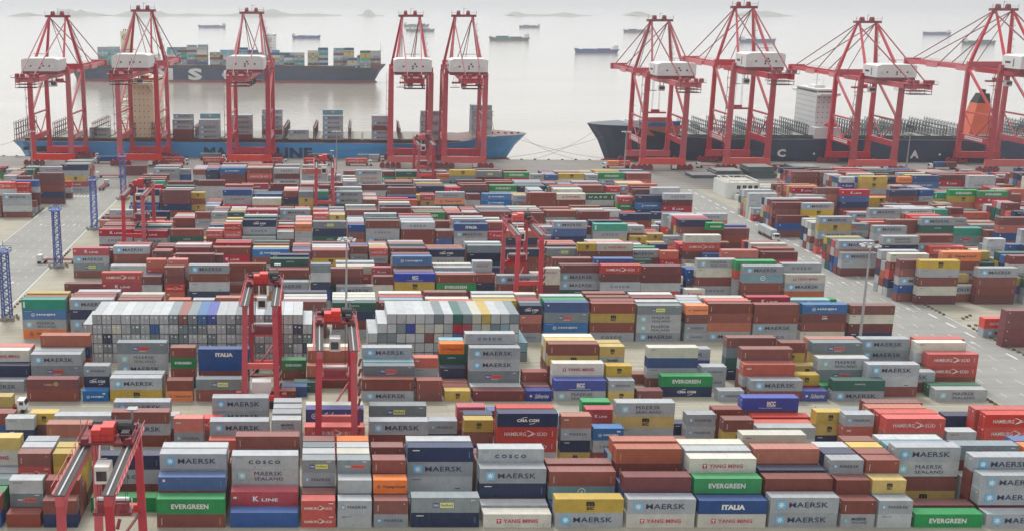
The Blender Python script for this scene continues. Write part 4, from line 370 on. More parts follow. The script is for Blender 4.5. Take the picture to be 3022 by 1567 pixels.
[448.7,-330,4,4,6,13,40,26,-317.4,4,4,13,1,41,65,-304.7,4,3,48,0,46,-292.1,4,4,2,6,43,6,-279.4,4,4,0,21,1,64,-266.8,4,2,6,25,-254.1,4,4,40,8,25,1,-241.4,4,5,68,3,1,65,66,-228.8,4,3,25,2,64,-216.2,4,4,26,25,25,15,-203.5,4,4,21,1,0,24,-190.8,4,3,25,29,69,-178.2,4,4,48,2,61,41,-165.6,4,3,48,48,13,-150,4,5,6,66,65,15,61,-134.2,2,5,61,0,0,26,26],
[451.5,-330,4,4,25,69,25,0,-317.4,4,4,13,8,6,48,-304.7,4,4,8,41,28,8,-292.1,4,4,8,61,53,46,-279.4,4,4,40,28,2,0,-266.8,4,3,66,40,1,-254.1,4,4,40,48,0,0,-241.4,4,4,46,53,21,41,-228.8,4,4,28,24,0,2,-216.2,4,4,40,8,68,48,-203.5,4,4,40,0,68,6,-190.8,4,3,1,6,48,-178.2,4,4,13,13,1,15,-165.6,4,3,28,1,25,-150,4,5,46,3,28,2,29,-137.2,4,5,6,41,41,8,55],
[468,-330,4,4,40,46,69,6,-317.4,4,4,8,3,53,48,-304.7,4,3,61,1,0,-292.1,4,2,69,53,-279.4,4,4,64,0,2,46,-266.8,4,3,1,8,8,-254.1,4,4,28,24,13,28,-241.4,4,5,24,13,0,55,0,-228.8,4,4,15,68,48,40,-216.2,4,3,28,1,21,-203.5,4,4,48,46,48,0,-190.8,4,3,69,41,0,-178.2,4,2,53,0,-165.6,4,3,48,65,65,-152.9,2,3,29,0,28,-145.6,2,5,42,13,15,8,8,-139.1,2,5,0,0,21,8,1,-130.1,4,5,41,53,40,41,41],
[470.8,-330,4,3,0,25,41,-317.4,4,4,65,61,24,28,-304.7,4,4,41,0,6,40,-292.1,4,3,8,41,41,-279.4,4,4,66,48,8,8,-266.8,4,3,46,25,6,-254.1,4,4,48,15,65,66,-241.4,4,5,46,28,46,40,65,-228.8,4,4,53,1,0,29,-216.2,4,4,46,48,26,66,-203.5,4,4,1,6,43,13,-190.8,4,3,25,1,2,-178.2,4,2,3,55,-165.6,4,3,6,6,40,-152.9,2,3,28,15,15,-145.6,2,5,28,8,0,8,25],
[473.6,-330,4,4,0,41,6,1,-317.4,4,4,42,61,13,29,-304.7,4,4,69,15,1,40,-292.1,4,3,24,41,2,-279.4,4,4,1,8,13,46,-266.8,4,2,64,65,-254.1,4,3,0,2,0,-241.4,4,5,48,55,64,6,21,-228.8,4,4,0,25,66,1,-216.2,4,4,46,40,1,53,-203.5,4,4,6,6,41,24,-190.8,4,4,21,0,40,64,-178.2,4,3,64,21,46,-165.6,4,3,24,13,43,-152.9,2,3,21,6,3,-145.6,2,5,15,26,28,13,1],
[476.4,-330,4,4,6,24,1,6,-317.4,4,3,1,8,48,-304.7,4,3,55,0,13,-292.1,4,3,41,69,15,-279.4,4,3,25,43,41,-266.8,4,3,69,28,40,-254.1,4,3,25,28,40,-241.4,4,5,65,46,53,41,68,-228.8,4,3,53,26,26,-216.2,4,3,40,0,41,-203.5,4,4,42,29,68,6,-190.8,4,4,46,43,6,64,-178.2,4,2,69,2,-165.6,4,3,26,21,25,-152.9,2,3,1,15,13,-145.6,2,5,24,13,3,8,21],
[479.2,-330,4,4,40,64,40,66,-317.4,4,3,26,46,65,-304.7,4,3,1,41,21,-292.1,4,2,15,41,-279.4,4,4,64,15,0,24,-266.8,4,3,46,6,3,-254.1,4,4,25,15,68,13,-241.4,4,5,69,53,1,29,25,-228.8,4,4,55,1,24,48,-216.2,4,4,25,6,6,48,-203.5,4,4,8,26,1,3,-190.8,4,4,46,25,3,21,-178.2,4,3,24,42,53,-165.6,4,2,68,1,-152.9,2,3,25,25,3,-145.6,2,5,21,26,1,15,2,-134.4,4,3,48,68,51],
[482,-330,4,4,68,42,15,1,-317.4,4,4,3,0,40,28,-304.7,4,3,48,46,55,-292.1,4,3,48,46,21,-279.4,4,4,46,46,41,46,-266.8,4,3,1,48,24,-254.1,4,4,8,0,68,6,-241.4,4,5,46,66,24,6,53,-228.8,4,3,2,64,1,-216.2,4,4,61,69,1,21,-203.5,4,4,15,48,8,68,-190.8,4,3,15,1,8,-178.2,4,3,26,6,40,-165.6,4,2,29,69,-152.9,2,3,28,3,28,-145.6,2,5,29,13,1,1,0,-139.1,2,3,28,21,1,-130.1,4,3,1,8,66],
[498.5,-330,4,2,13,2,-317.4,4,5,8,26,46,8,53,-304.7,4,4,25,3,40,28,-292.1,4,4,41,2,69,41,-279.4,4,3,53,6,3,-266.8,4,3,43,24,40,-254.1,4,3,1,1,3,-241.4,4,4,8,15,64,28,-228.8,4,4,13,0,24,21,-216.2,4,4,13,13,6,15,-203.5,4,3,6,0,3,-190.8,4,4,1,21,41,8,-178.2,2,3,0,3,25,-169.5,4,2,0,64,-154.6,2,2,1,6,-147,2,4,41,46,8,21,-138.3,4,2,8,26,-125.8,4,5,29,25,64,8,53],
[501.3,-330,4,3,29,55,0,-317.4,4,5,69,69,13,69,40,-304.7,4,4,40,13,6,26,-292.1,4,4,28,13,6,0,-279.4,4,4,8,64,66,8,-266.8,4,4,48,6,68,13,-254.1,4,3,1,40,0,-241.4,4,3,8,40,8,-228.8,4,3,40,21,6,-216.2,4,4,46,8,8,0,-203.5,4,3,8,40,40,-190.8,4,4,41,0,15,0,-178.2,2,4,1,15,0,0,-169.5,4,2,42,24,-154.6,2,4,55,8,8,6,-147,2,4,1,0,0,24,-138.3,4,2,0,13,-125.8,4,4,6,41,3,48],
[504.1,-330,4,3,0,13,26,-317.4,4,5,25,6,40,3,46,-304.7,4,4,1,26,6,1,-292.1,4,4,2,64,1,66,-279.4,4,4,46,24,1,8,-266.8,4,4,26,66,0,24,-254.1,4,2,8,8,-241.4,4,3,41,64,13,-228.8,4,4,29,1,43,48,-216.2,4,4,3,8,21,68,-203.5,4,2,53,2,-190.8,4,4,69,24,65,41,-178.2,2,4,2,0,28,0,-169.5,4,4,65,46,60,0,-154.6,2,4,26,2,25,28,-147,2,4,0,6,26,21,-138.3,4,4,66,61,41,69,-125.8,4,5,26,8,1,40,29],
[506.9,-330,4,3,8,8,1,-317.4,4,5,6,28,25,2,46,-304.7,4,3,8,53,0,-292.1,4,3,53,41,8,-279.4,4,4,41,6,24,6,-266.8,4,4,65,8,2,1,-254.1,4,2,41,41,-241.4,4,4,24,8,6,48,-228.8,4,4,25,53,64,25,-216.2,4,4,48,8,64,1,-203.5,4,3,1,46,53,-190.8,4,4,0,1,6,0,-178.2,2,4,2,0,6,8,-163.8,2,4,41,24,8,9,-154.6,2,4,15,29,1,13,-147,2,3,2,6,6,-138.3,4,3,43,21,1,-125.8,4,5,28,25,6,3,24],
[509.7,-330,4,3,8,3,24,-317.4,4,5,8,1,2,6,2,-304.7,4,4,3,29,1,15,-292.1,4,4,24,8,61,8,-279.4,4,4,64,1,28,24,-266.8,4,3,6,0,2,-254.1,4,3,41,13,0,-241.4,4,3,6,66,6,-228.8,4,4,6,26,0,65,-216.2,4,4,25,26,48,3,-203.5,4,3,43,13,41,-190.8,4,3,8,69,42,-178.2,2,4,2,3,8,29,-169.5,4,4,0,21,28,1,-154.6,2,4,2,15,29,24,-147,2,4,1,0,24,21,-138.3,4,3,21,25,65,-125.8,4,5,64,41,43,3,29],
[512.5,-330,4,2,13,46,-317.4,4,5,28,21,41,0,46,-304.7,4,3,8,40,53,-292.1,4,4,2,1,6,65,-279.4,4,4,6,3,2,25,-266.8,4,4,8,28,21,1,-254.1,4,3,3,61,40,-241.4,4,4,41,29,0,13,-228.8,4,4,28,2,2,55,-216.2,4,3,3,46,46,-203.5,4,2,24,48,-190.8,4,4,1,65,28,21,-178.2,2,4,29,13,8,0,-169.5,4,4,53,15,2,25,-154.6,2,4,3,28,28,1,-147,2,4,0,25,0,8,-138.3,4,3,69,26,66,-125.8,4,5,66,1,29,3,69],
]
CT = []      # x, y, z, length, height, code, block, row, stack, tier, turned
blocks = []
for row in DATA:
    D = row[0]
    if not blocks or D - blocks[-1][-1] > 3.0 or D < blocks[-1][-1]: blocks.append([D])
    else: blocks[-1].append(D)
    k = 1; si = 0
    while k < len(row):
        x, L, n_ = row[k], 12.192 if row[k + 1] == 4 else 6.058, row[k + 2]; z = 0; jx = random.uniform(-.05, .05)
        for t in range(n_):
            c = row[k + 3 + t]; h = HC if c >= 40 else SD
            CT.append([x + jx + random.uniform(-.03, .03), D + random.uniform(-.03, .03), z, L, h, KEYS[c % 40], len(blocks) - 1, len(blocks[-1]) - 1, si, t + 1, 0]); z += h + .012
        k += 3 + n_; si += 1
NB = len(blocks)
# two blocks of empties standing end-on
def endon(x0, pitch, cols, D0, tops, fronts, heights):
    for i in range(cols):
        hgt = heights[i]; z = 0
        for t in range(hgt):
            c = tops[i] if t == hgt - 1 else fronts[hgt - 1 - t - 1][i % len(fronts[0])] if hgt - 2 - t < len(fronts) else random.choice('GgGGM')
            CT.append([x0 + i * pitch, D0, z, 12.192, SD, c, NB, 0, i, t + 1, 1]); z += SD + .012
endon(-61.3, 2.485, 24, 255.6, 'GGGGGGGGGgBgHXGGggGgGGGG', ['GGGWGgGnGGgggGGgGgGgGGNg', 'GGNGGGGgGggGGgGGGgGGgGgN', 'GGgGgGGgGgGGGgGgGGgGGgGg'], [4] + [5] * 22 + [4])
endon(13.0, 2.455, 17, 256.1, 'GGGGGGGgGtgWVGGgJ', ['GgGgXWGWGKKGWgJGg', 'GGgGGGBWGnKGGGgGG', 'GGGgGGGGGWGgGGGGG'], [3, 4] + [5] * 14 + [2])
# containers on the ships' decks
QA = -.046                       # the quay runs slightly towards the viewer on the right
def qd(X, off): return 575 + QA * X + off
def deck_stack(X, D, z, codes, rows=(0,), h=SD, b=NB + 1, pool='MMGMJ'):
    for r, dn in enumerate(rows):
        zz = z; cc = codes[:max(1, len(codes) - dn)] if r == 0 else ''.join(random.choice(pool) for _ in range(max(1, len(codes) - dn)))
        for t, c in enumerate(cc):
            CT.append([X, D + r * 2.55, zz, 12.192, h, c, b, r, int(X), t + 1, 0]); zz += h + .01
for X, codes, rows in ((-88, 'bbMM', (0, 0, -1)), (-72, 'MMMG', (0, 0, 0, -1)), (-52, 'bMMMM', (0, 0, 0)), (-34, 'MbMMM', (0, 0, -1, -1)), (2.5, 'MMMMM', (0, 0, -1)),
                       (32, 'MMbMG', (0, 0, 0)), (61, 'GMGMGM', (0, 0, 1)), (91, 'GMGMGM', (1, 0, 0, 0)), (-18, 'GM', (0, 0)), (-140, 'MM', (0, 0))):
    deck_stack(X, qd(X, 37.5) + (6 if X in (-140,) else 0), 10.6 if X < 85 else 14.0, codes, rows, HC)
for px, n in ((277, 8), (315, 6), (488, 7), (527, 6), (548, 8), (617, 6), (657, 6), (700, 7), (738, 5), (795, 6), (838, 5), (908, 7), (984, 7), (1024, 4), (1062, 6)):
    X = (px - 940) / 2.47; D = 1222 - .105 * (X - 80)
    for r in range(6):
        for k in (0, 12.4):
            z = 13.5
            for t in range(max(1, n - (0 if r == 0 else random.choice([-1, 0, 0, 1, 2])))):
                CT.append([X + k * .99, D + 3 + r * 2.55, z, 12.192, HC, random.choice('JGBnVbTMWGJPt' if px > 480 else 'JGJGT'), NB + 2, r, int(X), t + 1, 0]); z += HC
# bow of the dark ship on the right: a few orange and blue boxes; loads of the trucks; loose stacks
for X, D, z, codes, L in ((195, qd(195, 40), 14, 'ZZn', 12.192), (195, qd(195, 43), 14, 'ZZZD', 12.192), (210, qd(210, 46), 14, 'DDn', 6.058), (-105, 547, 0, 'bb', 12.192), (-90, qd(-90, 6), 1.5, 'U', 12.192),
                          (-66.5, qd(-66, 6), 1.5, 'U', 12.192), (-33, qd(-33, 6), 1.5, 'U', 12.192), (-8.5, qd(-8, 6), 1.5, 'U', 12.192), (15.5, qd(15, 6), 1.5, 'U', 12.192), (-128, qd(-128, 8), 1.5, 'n', 12.192),
                          (-70, qd(-70, 22), 1.5, 'g', 12.192), (-6, qd(-6, 22), 1.5, 'b', 12.192), (23, qd(23, 22), 1.5, 'g', 6.058), (29.5, qd(29, 22), 1.5, 'G', 6.058), (163, qd(163, 4), 1.5, 'L', 6.058), (169.3, qd(169, 4), 1.5, 'U', 6.058),
                          (344, qd(344, 8), 1.5, 'n', 6.058), (350.3, qd(350, 8), 1.5, 'b', 6.058), (-136, 527, 1.5, 'b', 6.058), (-129.6, 527, 1.5, 'T', 6.058), (-82.5, 221.5, 1.5, 'V', 12.192)):
    z0 = z
    for t, c in enumerate(codes): CT.append([X, D, z0, L, SD, c, NB + 3, 0, int(X), t + 1, 0]); z0 += SD + .01
for y0 in (394.5, 400.8): CT.append([178.3, y0, 1.5, 6.058, SD, 'G', NB + 3, 0, 178, 1, 1])

CA = np.array([[c[0], c[1], c[2], c[3], c[4]] for c in CT])
def extent(c):
    x, y, z, L, h = c[:5]
    return (x, x + WID, y, y + L, z, z + h) if c[10] else (x, x + L, y, y + WID, z, z + h)
def visible_counts():
    F = 3030 * 1024 / 3022; PXc = 940 * 1024 / 3022; PYc = 644 * 1024 / 3022 + 0.0
    cs, sn = math.cos(TH), math.sin(TH)
    def pj(p):
        h = H - p[2]; zc = p[1] * cs + h * sn; return (PXc + F * p[0] / zc, PYc + F * (h * cs - p[1] * sn) / zc)
    idb = np.full((531, 1024), -1, np.int32); fb = np.zeros((531, 1024), np.int8)
    order = sorted(range(len(CT)), key=lambda i: (-round(CT[i][1] + (6 if CT[i][10] else 0)), -abs(CT[i][0]), CT[i][2]))
    for i in order:
        x0, x1, y0, y1, z0, z1 = extent(CT[i])
        sx_ = x1 if x1 < 0 else x0
        faces = [([(sx_, y0, z0), (sx_, y1, z0), (sx_, y1, z1), (sx_, y0, z1)], 2), ([(x0, y0, z1), (x1, y0, z1), (x1, y1, z1), (x0, y1, z1)], 1), ([(x0, y0, z0), (x1, y0, z0), (x1, y0, z1), (x0, y0, z1)], 0)]
        for P, fi in faces:
            if fi == 2 and x0 < 0 < x1: continue
            q = np.array([pj(p) for p in P]); ax, ay = q.min(0); bx, by = q.max(0)
            if bx < 0 or ax > 1024 or by < 0 or ay > 530: continue
            xa, xb = max(0, int(ax)), min(1023, int(bx) + 1); ya, yb = max(0, int(ay)), min(530, int(by) + 1)
            if xb < xa or yb < ya: continue
            gx, gy = np.meshgrid(np.arange(xa, xb + 1) + .5, np.arange(ya, yb + 1) + .5)
            m = np.ones(gx.shape, bool); area = 0
            for k in range(4):
                a, b = q[k], q[(k + 1) % 4]; area += a[0] * b[1] - b[0] * a[1]
            sg = 1 if area > 0 else -1
            for k in range(4):
                a, b = q[k], q[(k + 1) % 4]; m &= sg * ((b[0] - a[0]) * (gy - a[1]) - (b[1] - a[1]) * (gx - a[0])) >= 0
            s_ = idb[ya:yb + 1, xa:xb + 1]; s_[m] = i; fb[ya:yb + 1, xa:xb + 1][m] = fi
    idb = idb[:530]; fb = fb[:530]
    cnt = np.bincount(idb[idb >= 0], minlength=len(CT)); fr = np.bincount(idb[(idb >= 0) & (fb == 0)], minlength=len(CT))
    return cnt, fr
cnt, frc = visible_counts()
rank = np.argsort(-cnt, kind='stable'); SOLO = set(int(i) for i in rank[:300]); print('smallest solo px', cnt[rank[299]], 'visible', int((cnt > 0).sum()), 'of', len(CT))
# body mesh: corner posts, rails, corrugated side walls, roof and end panels
def body_mesh(L, h):
    m = MB(); p = .15
    for x0 in (0, L - p):
        for y0 in (0, WID - p): m.box(x0, x0 + p, y0, y0 + p, 0, h)
    for y0 in (0, WID - .1):
        m.box(p, L - p, y0, y0 + .1, 0, .16); m.box(p, L - p, y0, y0 + .1, h - .11, h)
    for x0 in (0, L - .1):
        m.box(x0, x0 + .1, p, WID - p, 0, .16); m.box(x0, x0 + .1, p, WID - p, h - .12, h)
    def corr(n, a, b, f, z0, z1):
        P = []; w = (b - a) / n
        for i in range(n):
            for t, d in ((0, .03), (.25, .03), (.5, .075), (.75, .075)): P.append((a + (i + t) * w, d))
        P.append((b, .03)); vs = [f(u, d, z) for u, d in P for z in (z0, z1)]
        m.add(vs, [(2 * i, 2 * i + 2, 2 * i + 3, 2 * i + 1) for i in range(len(P) - 1)])
    n = int(L / .29)
    corr(n, p, L - p, lambda u, d, z: (u, d, z), .16, h - .11); corr(n, p, L - p, lambda u, d, z: (u, WID - d, z), .16, h - .11)
    corr(8, p, WID - p, lambda u, d, z: (d, u, z), .16, h - .12); corr(8, p, WID - p, lambda u, d, z: (L - d, u, z), .16, h - .12)
    k = int(L / 1.2); w = (L - .2) / k       # roof sheets with shallow transverse swages
    for i in range(k):
        m.box(.1 + i * w, .1 + (i + 1) * w - .06, .1, WID - .1, h - .09, h - .02); m.box(.1 + (i + 1) * w - .06, .1 + (i + 1) * w, .1, WID - .1, h - .09, h - .045)
    m.box(.1, L - .1, .1, WID - .1, .05, .15)
    return m.mesh('container_body', CM['B'])
def door_mesh(h):
    m = MB()
    for a, b in ((.17, 1.20), (1.24, WID - .17)): m.box(-.005, .028, a, b, .18, h - .14)
    for y in (.42, .88, 1.55, 2.02):
        m.tube((.055, y, .17), (.055, y, h - .13), .022, n=6, mi=1)
        m.box(.03, .075, y - .05, y + .05, h * .42, h * .42 + .14, mi=1)
    m.box(.029, .036, 1.35, 1.95, h - .75, h - .55, mi=2); m.box(.029, .036, .45, .7, h - .72, h - .6, mi=2)
    return m
BODY = {(L, h): body_mesh(L, h) for L in (12.192, 6.058) for h in (SD, HC)}
steel = paint('galvanised_steel', (.42, .43, .44), .45, .1, 1, metal=.4)
DOOR = {h: door_mesh(h).mesh('container_door', [CM['B'], steel, INK['w']]) for h in (SD, HC)}
LETT, EMB = {}, {}
for k, parts in MG.items():
    for store, flag in ((LETT, False), (EMB, True)):
        v, f, mi, used = [], [], [], []
        for vs, fs, ink, em in parts:
            if em != flag: continue
            if ink not in used: used.append(ink)
            b = len(v); v += vs; f += [tuple(q + b for q in t) for t in fs]; mi += [used.index(ink)] * len(fs)
        if f:
            me = bpy.data.meshes.new('lettering' if not flag else 'emblem'); me.from_pydata(v, [], f)
            for u in used: me.materials.append(INK[u])
            me.polygons.foreach_set('material_index', mi); me.update(); store[k] = me
ORD = ['bottom', 'second', 'third', 'fourth', 'fifth', 'sixth', 'seventh']
ORR = ['front', 'second', 'third', 'fourth', 'fifth', 'sixth', 'seventh', 'eighth', 'ninth', 'tenth']
BN = {}
def nth(n): return str(n) + ('th' if 10 <= n % 100 <= 20 else {1: 'st', 2: 'nd', 3: 'rd'}.get(n % 10, 'th'))
# number the stacks that can be seen, from the left, row by row
seen = {}
for i, c in enumerate(CT):
    if cnt[i] > 0: seen.setdefault((c[6], c[7]), {}).setdefault((round(c[0], 0), c[8]), []).append(i)
stackno = {}
for key, d in seen.items():
    for n_, kk in enumerate(sorted(d)):
        for i in d[kk]: stackno[i] = n_ + 1
blk_ids = sorted({CT[i][6] for i in SOLO}, key=lambda b: min(CT[i][1] for i in SOLO if CT[i][6] == b))
for n_, b in enumerate([b for b in blk_ids if b < NB]): BN[b] = ['nearest', 'second', 'third', 'fourth', 'fifth', 'sixth', 'seventh', 'eighth', 'ninth', 'tenth', 'eleventh'][min(n_, 10)]
uniq = set()
vA, fA, mA, tA = [], [], [], []
SLOT = list(CM); base_ink = len(SLOT)
for i, c in enumerate(CT):
    x, y, z, L, h, code, b, r, si, t, turned = c
    size = '4' if L > 7 else '2'; mk = code + size
    if i in SOLO:
        o = bpy.data.objects.new('shipping_container', BODY[(L, h)]); C.objects.link(o)
        if turned: o.location = (x, y + L, z); o.rotation_euler = (0, 0, -math.pi / 2)
        else: o.location = (x, y, z)
        o.material_slots[0].link = 'OBJECT'; o.material_slots[0].material = CM[code]
        tn = ORD[t - 1] + ' tier'
        nm = (MNAME.get(code, 'plain') + ' ' + CNAME[code] + (' long' if L > 7 else ' short')) if not turned else CNAME[code]
        if b == NB: lab = f"{nm} end-on container, {tn}, {nth(stackno[i])} stack from left among end-on rows"
        elif b > NB: lab = f"{nm} container on a ship's deck, {tn}, {nth(stackno[i])} stack from left"
        else: lab = f"{nm} container, {tn}, {nth(stackno[i])} stack from left, {ORR[min(r,9)]} row of {BN[b]} block"
        while lab in uniq: lab = lab.replace('container', 'freight container', 1) if 'freight' not in lab else lab + ' rear'
        uniq.add(lab)
        tag(o, lab, 'container', 'shipping containers stacked on the quay')
        dr = bpy.data.objects.new('door', DOOR[h]); C.objects.link(dr); dr.parent = o
        if turned and b == NB and x > 0: dr.location = (0, WID, 0); dr.rotation_euler = (0, 0, math.pi)
        elif turned or random.random() < .6: dr.location = (L, 0, 0)
        else: dr.location = (0, WID, 0); dr.rotation_euler = (0, 0, math.pi)
        dr.material_slots[0].link = 'OBJECT'; dr.material_slots[0].material = CM[code]
        if not turned and not (code in 'BbNnG' and random.random() < .25):
            for store, nme in ((EMB, 'emblem'), (LETT, 'lettering')):
                if mk in store:
                    q = bpy.data.objects.new(nme, store[mk]); C.objects.link(q); q.parent = o; q.location = (0, 0, (h - SD) / 2)
    else:
        x0, x1, y0, y1, z0, z1 = extent(c); bb = len(vA)
        vA += [(x0, y0, z0), (x1, y0, z0), (x1, y1, z0), (x0, y1, z0), (x0, y0, z1), (x1, y0, z1), (x1, y1, z1), (x0, y1, z1)]
        fA += [(bb, bb + 3, bb + 2, bb + 1), (bb + 4, bb + 5, bb + 6, bb + 7), (bb, bb + 1, bb + 5, bb + 4), (bb + 1, bb + 2, bb + 6, bb + 5), (bb + 2, bb + 3, bb + 7, bb + 6), (bb + 3, bb, bb + 4, bb + 7)]
        mA += [SLOT.index(code)] * 6; tn_ = random.random(); tA += [tn_] * 6
        if turned and b == NB and frc[i] > 4:       # door end: dark edge lines painting gap shade, gasket seam, locking bars, small white plates
            def rc(y0_, y1_, a, b_, ink, d=.02):
                bb = len(vA); vA.extend([(x0 + y0_, y - d, z + a), (x0 + y1_, y - d, z + a), (x0 + y1_, y - d, z + b_), (x0 + y0_, y - d, z + b_)]); fA.append((bb, bb + 1, bb + 2, bb + 3)); mA.append(base_ink + INKI[ink]); tA.append(tn_)
            rc(.0, .07, 0, h, 'k'); rc(WID - .07, WID, 0, h, 'k'); rc(.07, WID - .07, h - .09, h, 'k'); rc(.07, WID - .07, 0, .08, 'k')
            if x < 0:
                rc(1.19, 1.25, .1, h - .1, 'k')
                for u in (.45, .9, 1.55, 2.0): rc(u, u + .05, .15, h - .12, 'e', .03)
                for u, v_, k_ in ((1.4, h - .95, .55), (.5, h - .9, .3)):
                    if random.random() < .75: rc(u, u + k_, v_, v_ + random.choice((.2, .35, .5)), 'w', .04)
        if frc[i] > 4 and not turned and mk in MG:
            for vs, fs, ink, em in MG[mk]:
                bb = len(vA); vA += [(x + p[0], y + p[1] - .02, z + p[2] + (h - SD) / 2) for p in vs]; fA += [tuple(q + bb for q in f) for f in fs]
                mA += [base_ink + INKI[ink]] * len(fs); tA += [tn_] * len(fs)
me = bpy.data.meshes.new('stacked_containers'); me.from_pydata(vA, [], fA)
for k in SLOT: me.materials.append(CM[k])
for m in INKS: me.materials.append(m)
me.polygons.foreach_set('material_index', mA)
a_ = me.attributes.new('tint', 'FLOAT', 'FACE'); a_.data.foreach_set('value', tA); me.update()
o = bpy.data.objects.new('stacked_containers', me); C.objects.link(o)
tag(o, 'hundreds of smaller stacked containers filling the yard behind the nearest blocks', 'containers', None, 'stuff')
# ---------------------------------------------------------------- ground, quay, sea
def ground_mat(name, c1, c2, wet=.0):
    m = bpy.data.materials.new(name); t, n, l, b = nodes(m); geo = n.new('ShaderNodeNewGeometry')
    def noise(sc_, vec=None, det=6, mscale=None):
        q = n.new('ShaderNodeTexNoise'); q.inputs['Scale'].default_value = sc_; q.inputs['Detail'].default_value = det
        mp = n.new('ShaderNodeMapping'); mp.inputs['Scale'].default_value = mscale or (1, 1, 1); l.new(geo.outputs['Position'], mp.inputs[0]); l.new(mp.outputs[0], q.inputs['Vector']); return q.outputs['Fac']
    a = noise(.05); bb = noise(.5, mscale=(.12, 1, 1)); cc = noise(2.5)
    s = n.new('ShaderNodeMath'); s.operation = 'ADD'; l.new(a, s.inputs[0]); l.new(bb, s.inputs[1])
    s2 = n.new('ShaderNodeMath'); s2.operation = 'MULTIPLY_ADD'; l.new(cc, s2.inputs[0]); s2.inputs[1].default_value = .5; l.new(s.outputs[0], s2.inputs[2])
    r = n.new('ShaderNodeMapRange'); r.inputs['From Min'].default_value = .85; r.inputs['From Max'].default_value = 1.6; l.new(s2.outputs[0], r.inputs['Value'])
    x = n.new('ShaderNodeMix'); x.data_type = 'RGBA'; x.inputs[6].default_value = (*c1, 1); x.inputs[7].default_value = (*c2, 1); l.new(r.outputs[0], x.inputs[0])
    br = n.new('ShaderNodeTexBrick'); br.inputs['Scale'].default_value = 1; br.inputs['Brick Width'].default_value = 6; br.inputs['Row Height'].default_value = 5; br.inputs['Mortar Size'].default_value = .05
    br.offset = 0; br.inputs['Color1'].default_value = br.inputs['Color2'].default_value = (1, 1, 1, 1); br.inputs['Mortar'].default_value = (.72, .72, .72, 1); l.new(geo.outputs['Position'], br.inputs['Vector'])
    mm = n.new('ShaderNodeMix'); mm.data_type = 'RGBA'; mm.blend_type = 'MULTIPLY'; mm.inputs[0].default_value = .8; l.new(x.outputs[2], mm.inputs[6]); l.new(br.outputs['Color'], mm.inputs[7])
    l.new(mm.outputs[2], b.inputs['Base Color']); b.inputs['Roughness'].default_value = .85
    return m
concrete = ground_mat('yard_concrete', (.44, .41, .32), (.27, .255, .205))
asphalt = ground_mat('road_concrete', (.33, .325, .30), (.23, .23, .215))
apron_m = ground_mat('quay_concrete', (.27, .255, .23), (.18, .17, .155))
def sheet(name, pts, z, m):
    q = MB().add([(x, y, z) for x, y in pts], [tuple(range(len(pts)))]).build(name, m); tag(q, kind='structure'); return q
XL, XR = -900, 900
def qe(X): return 575 + QA * X + 34.2
sheet('yard_ground', [(XL, -60), (XR, -60), (XR, qe(XR)), (XL, qe(XL))], 0, concrete)
sheet('quay_apron', [(XL, 506 - QA * 0), (XR, 506), (XR, qe(XR)), (XL, qe(XL))], .004, apron_m)
sheet('left_road', [(-124, -50), (-95.2, -50), (-95.2, 505.9), (-124, 505.9)], .006, asphalt)
sheet('right_road', [(160.5, -50), (189, -50), (189, 505.9), (160.5, 505.9)], .006, asphalt)
q = MB().add([(XL, qe(XL), 0), (XR, qe(XR), 0), (XR, qe(XR), -12), (XL, qe(XL), -12)], [(0, 1, 2, 3)]).build('quay_wall', apron_m); tag(q, kind='structure')
q = MB()
for X in range(-440, 520, 8): q.box(X, X + 1.2, qe(X) - .5, qe(X) + .9, -3.5, .35)
q.box(-440, 520, 0, 0.01, -20, -19.9)
q = q.build('quay_edge', paint('quay_fender_rubber', (.06, .055, .05), .9)); tag(q, kind='structure')
# painted markings
line = paint('road_paint', (.62, .62, .58), .7, .25, 1.5); yl = paint('yellow_road_paint', (.50, .44, .20), .7, .3, 1.5)
mk_ = MB(); Z = .012
def stripe(x0, x1, y0, y1, mi=0): mk_.add([(x0, y0, Z), (x1, y0, Z), (x1, y1, Z), (x0, y1, Z)], [(0, 1, 2, 3)], mi)
stripe(-95.8, -95.4, 255, 505); stripe(-123.6, -123.3, 255, 505); stripe(188.3, 188.6, 240, 330)
for y in range(150, 504, 9):
    if not (262 < y < 268): stripe(184.6, 185.3, y, y + 4.6)
    for x in (-100.6, -105.3, -110, -114.7, -119.4): stripe(x, x + .16, y + random.uniform(-1, 1), y + 2.8)
    for x in (164.8, 169.5, 174.2, 179): stripe(x, x + .18, y + random.uniform(-1, 1), y + 3)
for y in (300, 362, 420, 268, 330, 455, 490):
    for x in (166.5, 171.8, 176.6, 181.6, -103, -107.6, -117):
        if random.random() < .6: mk_.add([(x - .1, y, Z), (x + .1, y, Z), (x + .1, y + 3, Z), (x + .55, y + 3, Z), (x, y + 5, Z), (x - .55, y + 3, Z), (x - .1, y + 3, Z)], [tuple(range(7))])
for D in (166.8, 164.0, 192.2, 214.3, 217.5, 220, 225.6, 248, 251, 254, 270.2):
    stripe(-84, 158, D, D + .14)
for D0 in (290, 351, 412, 473):
    for k, dy in enumerate((0, 2.6, 5.2, 7.8, 10.4)): stripe(190, 420, D0 + dy, D0 + dy + .2, k % 2); stripe(-330, -126, D0 + 128 + dy - 290 + 290 - 122, D0 + dy + 6.2, 1) if 0 else None
for D0 in (296, 327, 357.5, 388, 418.5, 449, 479.5):
    for dy in (0, 2.5, 4.9): stripe(-84, 156, D0 + dy, D0 + dy + .13)
for i in range(9): stripe(-123 + i * 1.6, -122.2 + i * 1.6, 486, 489.5)
for D0 in (430.5, 492, 461):
    for dy in (-3, -6, -9): stripe(-330, -127, D0 + dy, D0 + dy + .16, 1)
